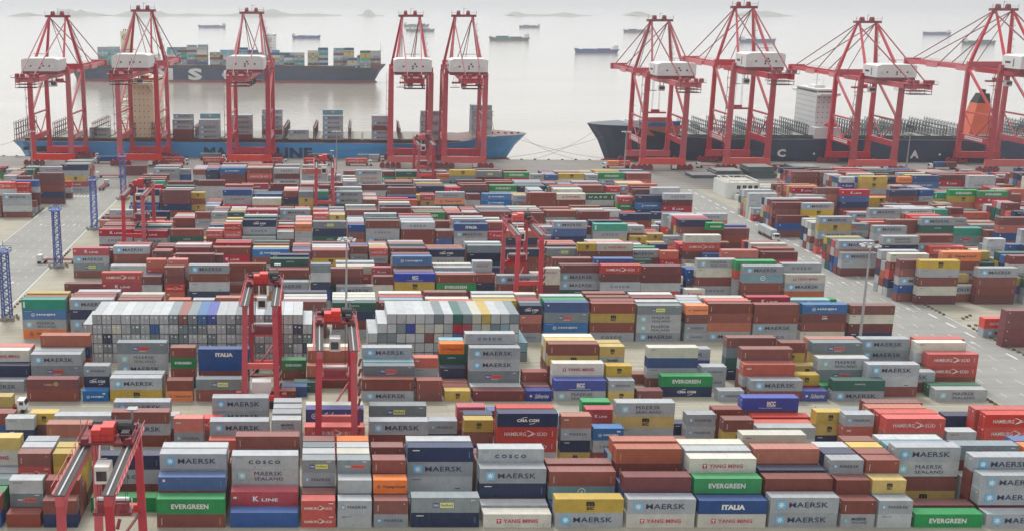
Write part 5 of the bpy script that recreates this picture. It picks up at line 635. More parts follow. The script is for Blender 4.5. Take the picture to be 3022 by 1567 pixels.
for D in (513, 519, 525, 531, 538, 545, 552, 559, 566, 590, 597): mk_.add([(-440, D - QA * 440, Z), (520, D + QA * 520, Z), (520, D + QA * 520 + .18, Z), (-440, D - QA * 440 + .18, Z)], [(0, 1, 2, 3)], 0)
tag(mk_.build('road_markings', [line, yl]), kind='structure')
# sea
m = bpy.data.materials.new('muddy_sea_water'); t, n, l, b = nodes(m); geo = n.new('ShaderNodeNewGeometry')
b.inputs['Roughness'].default_value = .09; b.inputs['IOR'].default_value = 1.33
mp = n.new('ShaderNodeMapping'); mp.inputs['Scale'].default_value = (.006, .02, 1); l.new(geo.outputs['Position'], mp.inputs[0])
q1 = n.new('ShaderNodeTexNoise'); q1.inputs['Scale'].default_value = .6; q1.inputs['Detail'].default_value = 7; l.new(mp.outputs[0], q1.inputs['Vector'])
cr_ = n.new('ShaderNodeValToRGB'); cr_.color_ramp.elements[0].position = .35; cr_.color_ramp.elements[0].color = (.36, .32, .27, 1); cr_.color_ramp.elements[1].position = .7; cr_.color_ramp.elements[1].color = (.42, .38, .32, 1)
l.new(q1.outputs['Fac'], cr_.inputs[0]); l.new(cr_.outputs[0], b.inputs['Base Color'])
mp2 = n.new('ShaderNodeMapping'); mp2.inputs['Scale'].default_value = (.16, .28, 1); l.new(geo.outputs['Position'], mp2.inputs[0])
q2 = n.new('ShaderNodeTexNoise'); q2.inputs['Scale'].default_value = 1; q2.inputs['Detail'].default_value = 6; q2.inputs['Roughness'].default_value = .6; l.new(mp2.outputs[0], q2.inputs['Vector'])
bp = n.new('ShaderNodeBump'); bp.inputs['Strength'].default_value = .35; bp.inputs['Distance'].default_value = .7; l.new(q2.outputs['Fac'], bp.inputs['Height']); l.new(bp.outputs[0], b.inputs['Normal'])
sheet('sea', [(-45000, -3000), (45000, -3000), (45000, 60000), (-45000, 60000)], -4.5, m)
# ---------------------------------------------------------------- paints
red = paint('crane_red', (.55, .028, .055), .42, .16, .25, .12, .10); red2 = paint('crane_bright_red', (.72, .04, .03), .42, .12, .3, .0, .05)
dkred = paint('crane_dark_red', (.26, .02, .035), .55, .2, .4, .2); white = paint('white_housing', (.74, .75, .74), .5, .08, .2, .10)
dark = paint('dark_machinery', (.03, .03, .035), .6, .2, 1); glass = paint('dark_glass', (.02, .03, .04), .15, .1, 1, spec=.8); blk = paint('rubber', (.02, .02, .02), .9)
rail = paint('worn_track_steel', (.05, .045, .042), .7, .2, .8, .3)
# ---------------------------------------------------------------- ship to shore cranes
def sts_crane():
    r = empty('quay_crane'); LX = 11; G = 30.5; ZT = 51
    for x in (-LX, LX):
        for y, w in ((0, 2.9), (G, 2.4)):
            q = MB(); q.bar((x, y, 6.5), (x, y, 30), w, 2.0, w * .92, 1.9); q.bar((x, y, 30), (x, y, ZT), w * .92, 1.9, w * .85, 1.7)
            for a, b2 in (((x * .9, y, 6.6), (x, y, 9.5)),): q.bar(a, b2, 1.6, 1.8)
            q.build('leg', red, r)
    for y in (0, G):
        q = MB(); q.box(-LX - 1.6, LX + 1.6, y - 1.3, y + 1.3, 3.1, 6.5, 0); q.build('sill_beam', red2 if y == 0 else red, r)
        for x in (-LX, LX):
            g = MB()
            for k in (-4.5, -1.5, 1.5, 4.5):
                g.box(x + k - 1.4, x + k + 1.4, y - 1.0, y + 1.0, .55, 2.2)
                g.prism([(x + k - 1.2, 2.2), (x + k + 1.2, 2.2), (x + k + .5, 3.1), (x + k - .5, 3.1)], y - .7, y + .7, 'y')
                for w in (-.65, .65): g.tube((x + k + w, y - .4, .5), (x + k + w, y + .4, .5), .5, n=10)
            g.build('bogie', dkred, r)
    for x in (-LX, LX):
        s = 1 if x > 0 else -1
        MB().bar((x, 1.1, 15), (x, G - 1, 15), 1.5, 3.0).build('portal_beam', red, r)
        q = MB(); q.bar((x, 1, 28), (x, G - 1, 28), .8, .9); q.bar((x, 1, 28), (x, G / 2, 16.4), .55); q.bar((x, G - 1, 28), (x, G / 2, 16.4), .55)
        q.bar((x, 1, 29), (x, G - .5, ZT - 1), 1.0, 1.0); q.build('brace', red, r)
        q = MB(); q.box(x + s * .78, x + s * .86, 7, 24, 14.3, 15.9, 0)
        for k in range(12): q.box(x + s * .87, x + s * .88, 8 + k * 1.3, 8.8 + k * 1.3, 14.8, 15.5, 1)
        q.build('sign_panel', [white, plain('faded_sign_red', (.5, .2, .2))], r)
    for y in (0, G): MB().box(-LX - .8, LX + .8, y - 1, y + 1, ZT, ZT + 3).build('cross_beam', red, r)
    q = MB()
    for x in (-4, 4): q.box(x - .8, x + .8, -42, G + 4, ZT - 2.6, ZT - .05)
    for y in (-41, -28, -15, 8, 20): q.box(-3.2, 3.2, y, y + .8, ZT - 2.2, ZT - .5)
    q.build('girder', red, r)
    q = MB()
    for x in (-3.4, 3.4):
        q.box(x - .6, x + .6, G + 4.5, G + 82, ZT - 2.2, ZT)
        for y in range(int(G) + 6, int(G) + 82, 3): q.bar((x * 1.25, y, ZT), (x * 1.25, y, ZT + 1.1), .1)
        q.bar((x * 1.25, G + 5, ZT + 1.1), (x * 1.25, G + 82, ZT + 1.1), .1)
    for k in range(10): q.box(-2.8, 2.8, G + 6 + k * 8, G + 6.6 + k * 8, ZT - 1.8, ZT - .6)
    q.box(-5, 5, G + 82, G + 84, ZT - 3, ZT + .8); q.build('boom', red, r)
    q = MB()
    for x, y0, w in ((-4.7, G + 10, 14), (-4.7, G + 44, 13)): q.box(x - .15, x, y0, y0 + w, ZT - 2.8, ZT - .3); q.box(-x, -x + .15, y0, y0 + w, ZT - 2.8, ZT - .3)
    q.build('boom_sign', paint('pink_sign', (.68, .22, .24), .5), r)
    AZ_ = 80; ay = 24
    q = MB()
    for s in (-1, 1):
        q.bar((s * LX * .93, G, ZT + 3), (s * 5.2, ay, AZ_), 1.5, 1.5, 1.1); q.bar((s * LX * .8, 0, ZT + 3), (s * 4.6, ay - 1.5, AZ_), 1.2, 1.2, .9)
    q.bar((-8.5, 18, 66), (8.5, 18, 66), .4) if 0 else None
    q.build('apex_frame', red, r)
    q = MB(); q.box(-7, 7, ay - 2.2, ay + 1.6, AZ_, AZ_ + 1.3)
    for x in (-7, 7): q.bar((x, ay - 2, AZ_ + 1.3), (x, ay - 2, AZ_ + 3.6), .14); q.bar((x * .4, ay - 2, AZ_ + 2.4), (x, ay - 2, AZ_ + 2.4), .1)
    for x in (-3, 2.4): q.tube((x - .9, ay, AZ_ + 2.2), (x + .9, ay, AZ_ + 2.2), 1.25, n=12); q.box(x - 1.1, x + 1.1, ay - 1.2, ay + 1.2, AZ_ + 1.3, AZ_ + 1.9)
    q.bar((0, ay, AZ_ + 1.3), (0, ay, AZ_ + 5), .16); q.bar((0, ay, AZ_ + 4.4), (1.8, ay, AZ_ + 4.4), .12); q.build('apex_platform', dkred, r)
    q = MB()
    for s in (-1, 1):
        q.bar((s * 5.6, ay, AZ_), (s * 3.6, -39, ZT), .5); q.bar((s * 5, ay, AZ_), (s * 3.6, G + 44, ZT), .42); q.bar((s * 5, ay, AZ_), (s * 3.6, G + 78, ZT), .42); q.bar((s * 4.6, ay, AZ_), (s * 3.6, G + 20, ZT), .3)
    q.bar((-3.9, -12, 61.6), (3.9, -12, 61.6), .25); q.build('stay_bars', dkred, r)
    st = MB()
    for k in range(7):
        z = AZ_ - 4 - k * 3.6; f = (AZ_ - z) / (AZ_ - ZT - 3); x = 5.2 + f * (LX * .93 - 5.2); y = ay + f * (G - ay); st.box(x + .7, x + 2.1, y - .8, y + .8, z, z + .14); st.bar((x + 2, y, z), (x + 2, y, z + 1), .1)
        if k: st.bar((x + 1.2, y, z), (px_, py_, pz_), .16)
        px_, py_, pz_ = x + 1.2, y, z
    for k in range(9):
        z = 8 + k * 4.8; st.box(-LX - 2.8, -LX - 1.25, -1, 1, z, z + .14); st.bar((-LX - 2.7, (-1) ** k, z), (-LX - 2.7, -(-1) ** k, z + 4.8), .16); st.bar((-LX - 2.75, 0, z), (-LX - 2.75, 0, z + 4.8), .1)
    st.build('stair', dkred, r)
    h = MB(); h.prism([(-10.2, 52.6), (10.2, 52.6), (10.2, 58.6), (8, 59.3), (-8, 59.3), (-10.2, 58.6)], -15, 1.2, 'y'); ho = h.build('machinery_house', white, r)
    w = MB()
    for x, z in ((-5, 55), (0, 55), (1.2, 56.2), (0, 53.9), (2, 55), (5.4, 55)): w.box(x - .45, x + .45, -15.06, -15.01, z, z + .8)
    w.box(-10.28, -10.21, -9, -8.3, 53.5, 57.4); w.box(-10.28, -10.21, -6, -1.5, 55, 56); w.build('window', dark, ho)
    w = MB()
    for x in (-7.5, 7.2): w.tube((x, -15.5, 55.4), (x, -15.01, 55.4), .8, n=14)
    w.build('vent', white, ho)
    q = MB(); q.box(-9.8, 9.8, -14.8, 1, ZT - .04 + .05, 52.55); q.build('house_base', dkred, r)
    q = MB(); q.box(-7, 7, -42.6, -31, ZT, ZT + .25)
    for x in (-5.5, -2.5, 2.2, 5): q.box(x, x + 1.6, -40, -37.5, ZT + .26, ZT + 2.0)
    for x in (-6.9, -3.4, 0, 3.4, 6.9): q.bar((x, -42.5, ZT + .2), (x, -42.5, ZT + 1.5), .12)
    q.bar((-7, -42.5, ZT + 1.5), (7, -42.5, ZT + 1.5), .1)
    for z in (ZT - 3.6, ZT - 5.2): q.box(-5.5, 5.5, -41, -34, z, z + .2)
    for x in (-5.2, 5.2): q.bar((x, -40.8, ZT - 5.2), (x, -40.8, ZT), .2); q.bar((x, -34.2, ZT - 5.2), (x, -34.2, ZT), .2)
    q.build('rear_platform', dkred, r)
    q = MB()
    for k in range(11):
        y = -32 + k * 2.6
        for i in range(6):
            a, b2 = i / 6, (i + 1) / 6; q.bar((4.9, y + 2.6 * a, ZT - 2.8 - 3.2 * math.sin(math.pi * a)), (4.9, y + 2.6 * b2, ZT - 2.8 - 3.2 * math.sin(math.pi * b2)), .12)
    q.build('festoon_cable', dark, r)
    q = MB(); q.box(-1.6, 1.2, 9, 12, ZT - 8.4, ZT - 5.6, 0); q.box(-1.7, 1.3, 8.94, 8.99, ZT - 7.6, ZT - 6, 1); q.bar((-1.2, 10, ZT - 5.6), (-1.2, 10, ZT - 2.6), .3, mi=2); q.bar((1, 11.5, ZT - 5.6), (1, 11.5, ZT - 2.6), .3, mi=2)
    q.build('operator_cab', [white, glass, dark], r)
    q = MB(); q.box(-3.2, 3.2, 5, 16, ZT - 3.3, ZT - 2.62)
    for x in (-5.6, -4.2): q.bar((x, 14, ZT - 8.4), (x, 14, ZT - 2.6), .14)
    q.box(-7.5, -2.2, 12, 15, ZT - 8.6, ZT - 8.4); q.build('trolley', dkred, r)
    sp = MB(); zz = 44
    sp.box(-6, 6, 19.6, 22.0, zz, zz + .9); sp.box(-2.2, 2.2, 19.7, 21.9, zz + .9, zz + 2.2); sp.build('spreader', red, r)
    q = MB()
    for x in (-2, 2):
        for y in (19.9, 21.7): q.bar((x, y, zz + 2.2), (x * .8, y, ZT - 2.6), .1)
    q.build('hoist_ropes', dark, r)
    q = MB(); q.box(5.2, 7.6, -2.2, -1.35, 1.0, 3.0); q.build('cable_box', white, r)
    return r
proto = sts_crane(); QR = math.atan(QA)
CR = [(-152, 1.035), (-102, 1.075), (-39.3, 1.06), (51.5, 1.04), (81.5, 1.04), (191.5, 1.01), (237.5, 1.10), (306, 1.0), (379, 1.085)]
CL = ['leftmost tall red quay crane at the stern of the light blue ship', 'red quay crane beside the cream tower of the light blue ship', 'red quay crane standing alone midway along the light blue ship',
      'left of the two paired red quay cranes near the light blue bow', 'right of the two paired red quay cranes near the light blue bow', 'red quay crane at the bow of the dark ship', 'tallest red quay crane, second along the dark ship',
      'red quay crane just right of the white bridge tower of the dark ship', 'red quay crane in front of the orange funnel of the dark ship']
for i, (X, s) in enumerate(CR):
    o = proto if i == 0 else copy_tree(proto)
    o.location = (X, 575 + QA * X, .02); o.rotation_euler = (0, 0, QR); o.scale = (1, 1, s)
    tag(o, CL[i], 'quay crane', 'red cranes lining the quay')
    if i in (6, 5):
        for ch in o.children:
            if ch.name.startswith('spreader'): ch.location.z -= 15
            if ch.name.startswith('hoist_ropes'): ch.scale.z = 7.8; ch.location.z = 48.4 * (1 - 7.8)
# ---------------------------------------------------------------- rubber tyred gantries
def rtg():
    r = empty('yard_gantry_crane'); w = 3.4; S = 23.5; ZG = 23.4
    for x in (-w, w):
        for y in (0, S): MB().bar((x * 1.1, y, 2.2), (x, y, ZG), 1.35, 1.05, 1.15, .95).build('leg', red, r)
        q = MB(); q.bar((x, -.9, ZG + .7), (x, S + .9, ZG + .7), 1.1, 1.5); q.bar((x, 0, ZG - 3.2), (x, 3.2, ZG), .7); q.bar((x, S, ZG - 3.2), (x, S - 3.2, ZG), .7); g = q.build('girder', red, r)
        q = MB(); q.box(x - .85, x + .85, -.8, S + .8, ZG + 1.46, ZG + 1.6, 0); q.box(x - .12, x + .12, -.8, S + .8, ZG + 1.6, ZG + 1.78, 1); q.build('track', [rail, steel], g)
        q = MB(); s = 1 if x > 0 else -1
        for k in range(12): q.bar((x + s * 1.25, k * 2.1, ZG + 1.4), (x + s * 1.25, k * 2.1, ZG + 2.5), .08)
        q.bar((x + s * 1.25, 0, ZG + 2.5), (x + s * 1.25, S, ZG + 2.5), .09); q.box(x + s * .9, x + s * 1.3, 0, S, ZG + 1.3, ZG + 1.4); q.build('railing', red, g)
    for y in (0, S):
        q = MB(); q.bar((-w * 1.1 - 1.6, y, 2.6), (w * 1.1 + 1.6, y, 2.6), .9, 1.2); q.build('sill_beam', red2, r)
        q = MB(); q.bar((-w * 1.06, y, 10.4), (w * 1.06, y, 10.4), .8, 1.3); q.build('cross_beam', red2, r)
        for x in (-1, 1):
            g = MB()
            for k in (-1.2, 1.2): g.tube((x * (w * 1.1) + k, y - .45, .85), (x * (w * 1.1) + k, y + .45, .85), .85, n=14, mi=0); g.box(x * w * 1.1 + k - .5, x * w * 1.1 + k + .5, y - .3, y + .3, 1.5, 2.1, 1)
            g.build('wheel', [blk, dkred], r)
    q = MB(); q.bar((w * 1.2, 0, 8.0), (-w * .9, S * .5, 3.4), .35); q.bar((-w * .9, S * .5, 3.4), (w * 1.08, S, 10), .35); q.box(-5.6, -4.4, -1.9, -.6, 3.3, 4.6); q.box(4.9, 6, -1.9, -.6, 3.3, 4.2); q.build('brace', dkred, r)
    q = MB(); q.box(-2.1, 2.3, 1.1, 3.6, 3.4, 6.0); q.build('power_unit', white, r)
    q = MB(); q.box(w * 1.1 + 1, w * 1.1 + 2.8, S * .3, S * .3 + 4, 3, 5); q.build('cable_reel', dkred, r) if 0 else None
    # trolley with machinery
    tr = MB(); TY = 18.5
    tr.box(-w - .8, w + .8, TY - 3.4, TY + 3.2, ZG + 1.95, ZG + 2.3)
    for x in (-w, w):
        for y in (TY - 2.8, TY + 2.6): tr.box(x - .5, x + .5, y - .5, y + .5, ZG + 1.8, ZG + 2.9)
    for x in (-w - .7, w + .7): tr.bar((x, TY - 3.3, ZG + 3.5), (x, TY + 3.1, ZG + 3.5), .1)
    for x in (-4, -2, 0, 2, 4): tr.bar((x, TY - 3.3, ZG + 2.3), (x, TY - 3.3, ZG + 3.5), .09)
    tr.bar((-4.4, TY - 3.3, ZG + 3.5), (4.4, TY - 3.3, ZG + 3.5), .09)
    tr = tr.build('trolley', dkred, r)
    MB().box(-2.4, -.9, TY - 2.9, TY - .6, ZG + 2.35, ZG + 4.2).box(-.85, 1.1, TY - 2.9, TY - .4, ZG + 2.35, ZG + 4.7).build('electric_box', red2, tr)
    q = MB(); q.tube((1.4, TY + .2, ZG + 3.5), (3.6, TY + .2, ZG + 3.5), 1.1, n=14); q.tube((-3, TY + 1.6, ZG + 3.2), (1.2, TY + 1.6, ZG + 3.2), .8, n=12); q.box(2.2, 3.4, TY - 2.6, TY - 1.2, ZG + 2.35, ZG + 3.6); q.build('winch', dark, tr)
    q = MB(); q.bar((-w - 1.2, TY, ZG + 2.3), (-w - 1.2, TY, ZG + 5.2), .12); q.bar((3.2, TY + 2, ZG + 2.3), (3.2, TY + 2, ZG + 5.6), .3); q.box(2.5, 4.1, TY + 1.4, TY + 2.8, ZG + 5.6, ZG + 5.8); q.build('mast', steel, tr)
    q = MB(); q.box(-1.3, 1.0, TY - 6.6, TY - 3.9, ZG - 3.0, ZG - .2, 0); q.box(-1.0, .6, TY - 6.66, TY - 6.61, ZG - 2.5, ZG - .9, 1); q.bar((-1, TY - 4, ZG - .2), (-1, TY - 3.2, ZG + 2), .25, mi=0); q.build('operator_cab', [white, glass], tr)
    q = MB(); q.box(-6, -4.4, TY - 1.3, TY + 1.3, 12.0, 12.6, 0) if 0 else None
    q.box(-3.1, 3.1, TY - 1.2, TY + 1.2, 12.2, 12.8, 0); q.box(-2.4, 2.4, TY - 1.0, TY + 1.0, 12.8, 14.2, 0); q.box(-2.6, 2.6, TY - .3, TY + .3, 14.4, 14.8, 1)
    for x in (-3.0, 3.0): q.bar((x, TY, 12.8), (x, TY, 14.6), .18, mi=1)
    q.build('spreader', [dkred, white], tr)
    q = MB()
    for x in (-2.2, 2.2):
        for y in (-.9, .9): q.bar((x, TY + y, 14.2), (x, TY + y, ZG + 2), .07)
    q.build('hoist_ropes', dark, tr)
    q = MB()
    for k in range(10): q.bar((w * 1.08 + .75, .0, 2.6 + k * 2.1), (w * 1.2 + .75, .0, 4.2 + k * 2.1), .5, .06)
    q.build('ladder', dkred, r)
    return r
pr = rtg()
RT = [(-33.0, 133.5, 'red yard gantry crane nearest the viewer, dark tracks at lower left'), (3.6, 194.2, 'red yard gantry crane in front of blue container with white script lettering'), (-13.4, 224.6, 'red yard gantry crane before the grey end-on containers'),
      (62.6, 295.5, 'red yard gantry crane standing mid yard right of centre'), (-66, 358, 'red yard gantry crane among the left rear stacks'), (2.5, 419, 'red yard gantry crane near the rear centre beside a lamp mast'),
      (51.5, 487, 'farthest red yard gantry crane, before the paired quay cranes'), (353, 455, 'red yard gantry crane cut off at the right edge')]
for i, (X, D, lab) in enumerate(RT):
    o = pr if i == 0 else copy_tree(pr); o.location = (X, D, 0); tag(o, lab, 'gantry crane', 'red yard gantry cranes')
# ---------------------------------------------------------------- light towers and masts
blue = paint('tower_blue', (.05, .12, .42), .5, .2, .6, .1); conc2 = plain('footing_concrete', (.30, .28, .24), .9)
def tower():
    r = empty('lattice_light_tower'); q = MB(); w = 1.15; HT = 20.5
    for x in (-w, w):
        for y in (-w, w): q.bar((x, y, .9), (x * .92, y * .92, HT), .34)
    n = 15
    for k in range(n):
        z0 = .9 + k * (HT - .9) / n; z1 = .9 + (k + 1) * (HT - .9) / n; s = (-1) ** k
        for a in (-w, w): q.bar((-w * s, a, z0), (w * s, a, z1), .2); q.bar((a, -w * s, z0), (a, w * s, z1), .2)
        q.bar((-w, -w, z1), (w, -w, z1), .14); q.bar((-w, -w, z1), (-w, w, z1), .14)
    q.build('lattice', blue, r)
    q = MB(); q.box(-1.9, 1.9, -1.9, 1.9, HT, HT + .25)
    for x in (-1.8, 0, 1.8):
        for y in (-1.8, 1.8): q.bar((x, y, HT + .2), (x, y, HT + 1.4), .12)
    for y in (-1.8, 1.8): q.bar((-1.8, y, HT + 1.4), (1.8, y, HT + 1.4), .12)
    q.bar((0, 0, HT), (0, 0, HT + 3.2), .14); q.build('platform', blue, r)
    q = MB()
    for x, y in ((-1.6, -1.4), (1.6, -1.4), (-1.6, 1.4), (1.6, 1.4)): q.box(x - .35, x + .35, y - .3, y + .3, HT + .8, HT + 1.3)
    q.build('floodlight', steel, r)
    q = MB()
    for a in range(8): t = a * math.pi / 4; q.tube((3.2 * math.cos(t), 2.6 * math.sin(t), 0), (3.2 * math.cos(t), 2.6 * math.sin(t), 1.15), .42, .36, n=8)
    q.box(-1.7, 1.7, -1.7, 1.7, .02, .9); q.build('footing', conc2, r); return r
tw = tower()
for i, (D, lab) in enumerate(((292.6, 'blue lattice light tower at the left edge, nearest of the row'), (353.6, 'blue lattice light tower, second from the left edge'), (414.2, 'blue lattice light tower, third along the left road'), (478.9, 'farthest blue lattice light tower, before the quay crane'))):
    o = tw if i == 0 else copy_tree(tw); o.location = (-92.5, D, 0); tag(o, lab, 'light tower', 'blue light towers along the left road')
def mast():
    r = empty('lamp_mast'); MB().tube((0, 0, 0), (0, 0, 28.5), .42, .2, n=10).build('pole', steel, r); q = MB(); q.tube((0, 0, 28.2), (0, 0, 28.5), 1.3, n=16)
    for a in range(8): t = a * math.pi / 4; q.bar((0, 0, 28.6), (2.3 * math.cos(t), 2.3 * math.sin(t), 28.6), .12)
    q.build('head_ring', steel, r)
    for a in range(8):
        t = a * math.pi / 4 + .2; MB().box(2.2 * math.cos(t) - .4, 2.2 * math.cos(t) + .4, 2.2 * math.sin(t) - .3, 2.2 * math.sin(t) + .3, 28.0, 28.45).build('lamp', white, r)
    return r
ms = mast()
for i, (X, D, s, lab) in enumerate(((7.6, 270.3, 1.04, 'tall grey lamp mast between the end-on containers at centre'), (148.5, 268.6, 1.0, 'tall grey lamp mast beside the right road'), (-157, 557, .80, 'grey lamp mast before the leftmost quay crane'), (9.8, 557, .80, 'grey lamp mast on the quay left of the paired cranes'), (167.5, 556, .80, 'grey lamp mast on the quay at the dark bow'), (318, 549, .80, 'grey lamp mast on the quay near the white letter A'))):
    o = ms if i == 0 else copy_tree(ms); o.location = (X, D, 0); o.scale = (1, 1, s); tag(o, lab, 'lamp mast', 'grey lamp masts')
# ---------------------------------------------------------------- trucks
def truck():
    r = empty('tractor_truck'); q = MB(); q.box(-6.4, 6.8, -.45, .45, 1.05, 1.4); q.box(-6.3, 6.2, -1.15, -.95, 1.2, 1.45); q.box(-6.3, 6.2, .95, 1.15, 1.2, 1.45)
    for x in (-6.2, -3, 0, 3, 6): q.box(x, x + .25, -.95, .95, 1.21, 1.44)
    q.build('chassis', dkred, r)
    q = MB(); q.prism([(7.0, .9), (8.9, .9), (8.9, 2.0), (8.6, 3.1), (7.0, 3.1)], -1.15, 1.15, 'y'); cb = q.build('cab', white, r)
    q = MB(); q.prism([(8.93, 2.0), (8.98, 2.0), (8.7, 2.95), (8.62, 2.95)], -1.0, 1.0, 'y'); q.box(7.5, 8.4, -1.2, -1.16, 2.0, 2.8); q.build('window', glass, cb)
    for x in (-5.4, -4.1, 6.0, 8.2):
        for s in (-1, 1): MB().tube((x, s * .75, .5), (x, s * 1.15, .5), .5, n=12).build('wheel', blk, r)
    return r
tk = truck()
TK = [(-83.8, qd(-84, 7.2), 0, 'white cab truck under the leftmost bright-red container on the quay'), (-60.3, qd(-60, 7.2), 0, 'white cab truck carrying bright-red container left of the lone crane'), (-26.8, qd(-27, 7.2), 0, 'white cab truck carrying bright-red container right of the lone crane'),
      (-2.3, qd(-2, 7.2), 0, 'white cab truck carrying bright-red container below the blue hull lettering'), (21.7, qd(21, 7.2), 0, 'white cab truck carrying the rightmost bright-red container before the paired cranes'), (-121.8, qd(-121, 9.2), math.pi, 'truck carrying blue container left of the tower by the cream ship tower'),
      (-63.8, qd(-63, 23.2), 0, 'truck with slate container close to the blue hull'), (.2, qd(0, 23.2), 0, 'truck with maroon container close to the blue hull'), (29.5, qd(29, 23.2), 0, 'truck with two short grey containers near the blue hull'), (169.2, qd(169, 5.2), math.pi, 'truck carrying orange and red containers below the dark bow'),
      (350.3, qd(350, 9.2), math.pi, 'truck carrying short blue and maroon containers at right on the quay'), (-129.6, 528.2, math.pi, 'truck carrying maroon and teal containers behind the third blue tower'), (-76.2, 222.7, 0, 'truck carrying a yellow container at the left edge'),
      (179.5, 400.3, -math.pi / 2, 'white cab truck carrying two grey containers down the right road'), (-110, 540, math.pi, 'empty truck with long bare trailer near the left quay'), (-108, 508, math.pi / 2, 'empty red trailer truck driving away up the left road'),
      (-92.5, 359, math.pi, 'empty truck with bare trailer beside the second blue tower'), (222, qd(222, 8), math.pi, 'empty truck under the tallest quay crane'), (258, qd(258, 12), math.pi, 'empty truck left of the large white letter C'), (322, qd(322, 6), math.pi, 'empty truck below the white letter A'), (-140, qd(-140, 26), 0, 'empty truck between the legs of the leftmost quay crane')]
for i, (X, D, rz, lab) in enumerate(TK):
    o = tk if i == 0 else copy_tree(tk); o.location = (X, D, .02); o.rotation_euler = (0, 0, rz); tag(o, lab, 'truck', 'container trucks')
# ---------------------------------------------------------------- office and low building
wall = paint('office_white_render', (.74, .76, .74), .6, .06, .3, .08); roofm = paint('flat_roof', (.46, .45, .38), .8, .15, .4)
r = empty('office_building', (194.5, 481, 0)); tag(r, 'white two storey office with rounded left end beside the right road', 'office')
P = [(3 - 3 * math.cos(a * math.pi / 16), 3 - 3 * math.sin(a * math.pi / 16)) for a in range(9)]
P = P[::1] + [(15.5, 0), (15.5, 17), (0, 17)]
MB().prism(P, 0, 7.4).build('wall', wall, r)
MB().prism([(a * .96 + .3, b_ * .96 + .3) for a, b_ in P], 7.41, 7.5).build('roof', roofm, r)
for fl in (1.2, 4.7):
    for k in range(4):
        x = 4.6 + k * 2.75; f = MB(); f.box(x - .12, x + 1.82, -.1, -.02, fl - .12, fl + 1.82); f = f.build('window_frame', white, r)
        MB().box(x, x + .82, -.16, -.11, fl, fl + 1.7).box(x + .88, x + 1.7, -.16, -.11, fl, fl + 1.7).build('pane', glass, f)
q = MB()
for x in (1.2, 5, 9, 13, 14.8): q.bar((x, .8, 7.45), (x, .8, 8.6), .3); q.bar((x, 15.8, 7.45), (x, 15.8, 8.6), .3)
q.bar((1.2, .8, 8.6), (14.8, .8, 8.6), .34); q.bar((1.2, .8, 8.6), (1.2, 15.8, 8.6), .34); q.bar((14.8, .8, 8.6), (14.8, 15.8, 8.6), .34); q.bar((1.2, 15.8, 8.6), (14.8, 15.8, 8.6), .34); q.bar((5, .8, 8.6), (5, 15.8, 8.6), .3)
q.build('roof_frame', white, r); MB().box(3.2, 6.8, -4.2, -.7, 0, 2.5).build('porch', white, r)
r = empty('low_building', (213.5, 487, 0)); tag(r, 'low cream flat roofed building to the right of the white office', 'building')
MB().box(0, 26, 0, 12, 0, 3.9).build('wall', paint('cream_render', (.60, .59, .50), .7), r); MB().box(-.5, 26.5, -.5, 12.5, 3.92, 4.3).build('roof', roofm, r)
MB().bar((0, .3, 5.2), (26, .3, 5.2), .25).bar((0, 12, 5.2), (26, 12, 5.2), .25).bar((0, .3, 4.3), (0, .3, 5.2), .25).bar((26, .3, 4.3), (26, .3, 5.2), .25).bar((26, .3, 5.2), (26, 12, 5.2), .25).build('roof_frame', white, r)
for k in range(5): MB().box(2 + k * 5, 4.4 + k * 5, -.08, -.02, 1.2, 2.8).build('window', glass, r)
# hatch covers lying in stacks
hm = paint('hatch_cover_slate', (.09, .12, .135), .6, .2, .5, .3, .35)
hc0 = MB(); hc0.box(0, 13.5, 0, 12, 0, .75)
for x in np.arange(.4, 13.3, 1.3): hc0.box(x, x + .16, -.12, -.01, .05, .7)
hc0.box(0, 13.5, .2, .5, .751, .85).box(0, 13.5, 11.5, 11.8, .751, .85); hcm = hc0.mesh('hatch_cover', hm)
for s_, (X, D, n_, lab) in enumerate(((212.5, 541, 4, 'stack left of centre behind the office'), (228.0, 538, 7, 'tall stack behind the low building'), (252.5, 538, 7, 'stack right of the low building'), (197.0, 538, 2, 'low stack left of the office'))):
    for k in range(n_):
        o = bpy.data.objects.new('hatch_cover', hcm); C.objects.link(o); o.location = (X + random.uniform(-.7, .7) + (k < 3) * 1.5 * (s_ % 2), D + random.uniform(-.3, .3), .05 + k * .87)
        tag(o, f'dark slate ship hatch cover, {ORD[k]} from the ground, {lab}', 'hatch cover', 'hatch covers stacked on the quay')
# kerb blocks round the islands
km = MB(); km.prism([(-.36, 0), (.36, 0), (.22, .5), (-.22, .5)], -.42, .42, 'y'); km = km.mesh('kerb_block', paint('dirty_kerb_block', (.13, .115, .06), .9, .4, 1))
def kerbs(pts, lab):
    for (x0, y0), (x1, y1), st in pts:
        n_ = max(1, int(math.hypot(x1 - x0, y1 - y0) / st))
        for k in range(n_ + 1):
            o = bpy.data.objects.new('kerb_block', km); C.objects.link(o); o.location = (x0 + (x1 - x0) * k / n_, y0 + (y1 - y0) * k / n_, .01); o.rotation_euler = (0, 0, random.uniform(-.3, .3)); tag(o, lab, 'kerb block', 'kerb blocks edging the yard islands')
for i, D in enumerate((270, 306, 367, 428)):
    kerbs([((188.6, D - 9), (188.9, D + 13), 1.9), ((189.5, D + 16), (194, D + 17), 1.8), ((192, D - 13), (196, D - 10), 1.8)], 'dark worn kerb block along the right yard road, ' + ('nearest row', 'second row', 'third row', 'farthest row')[i])
for i, D in enumerate((292.6, 353.6, 414.2, 478.9)):
    kerbs([((-94, D + 4), (-94, D + 24), 2.6), ((-93, D + 26), (-86, D + 26.5), 1.7)], 'dark yellowish kerb block in a row behind the ' + ('nearest', 'second', 'third', 'farthest')[i] + ' blue light tower')
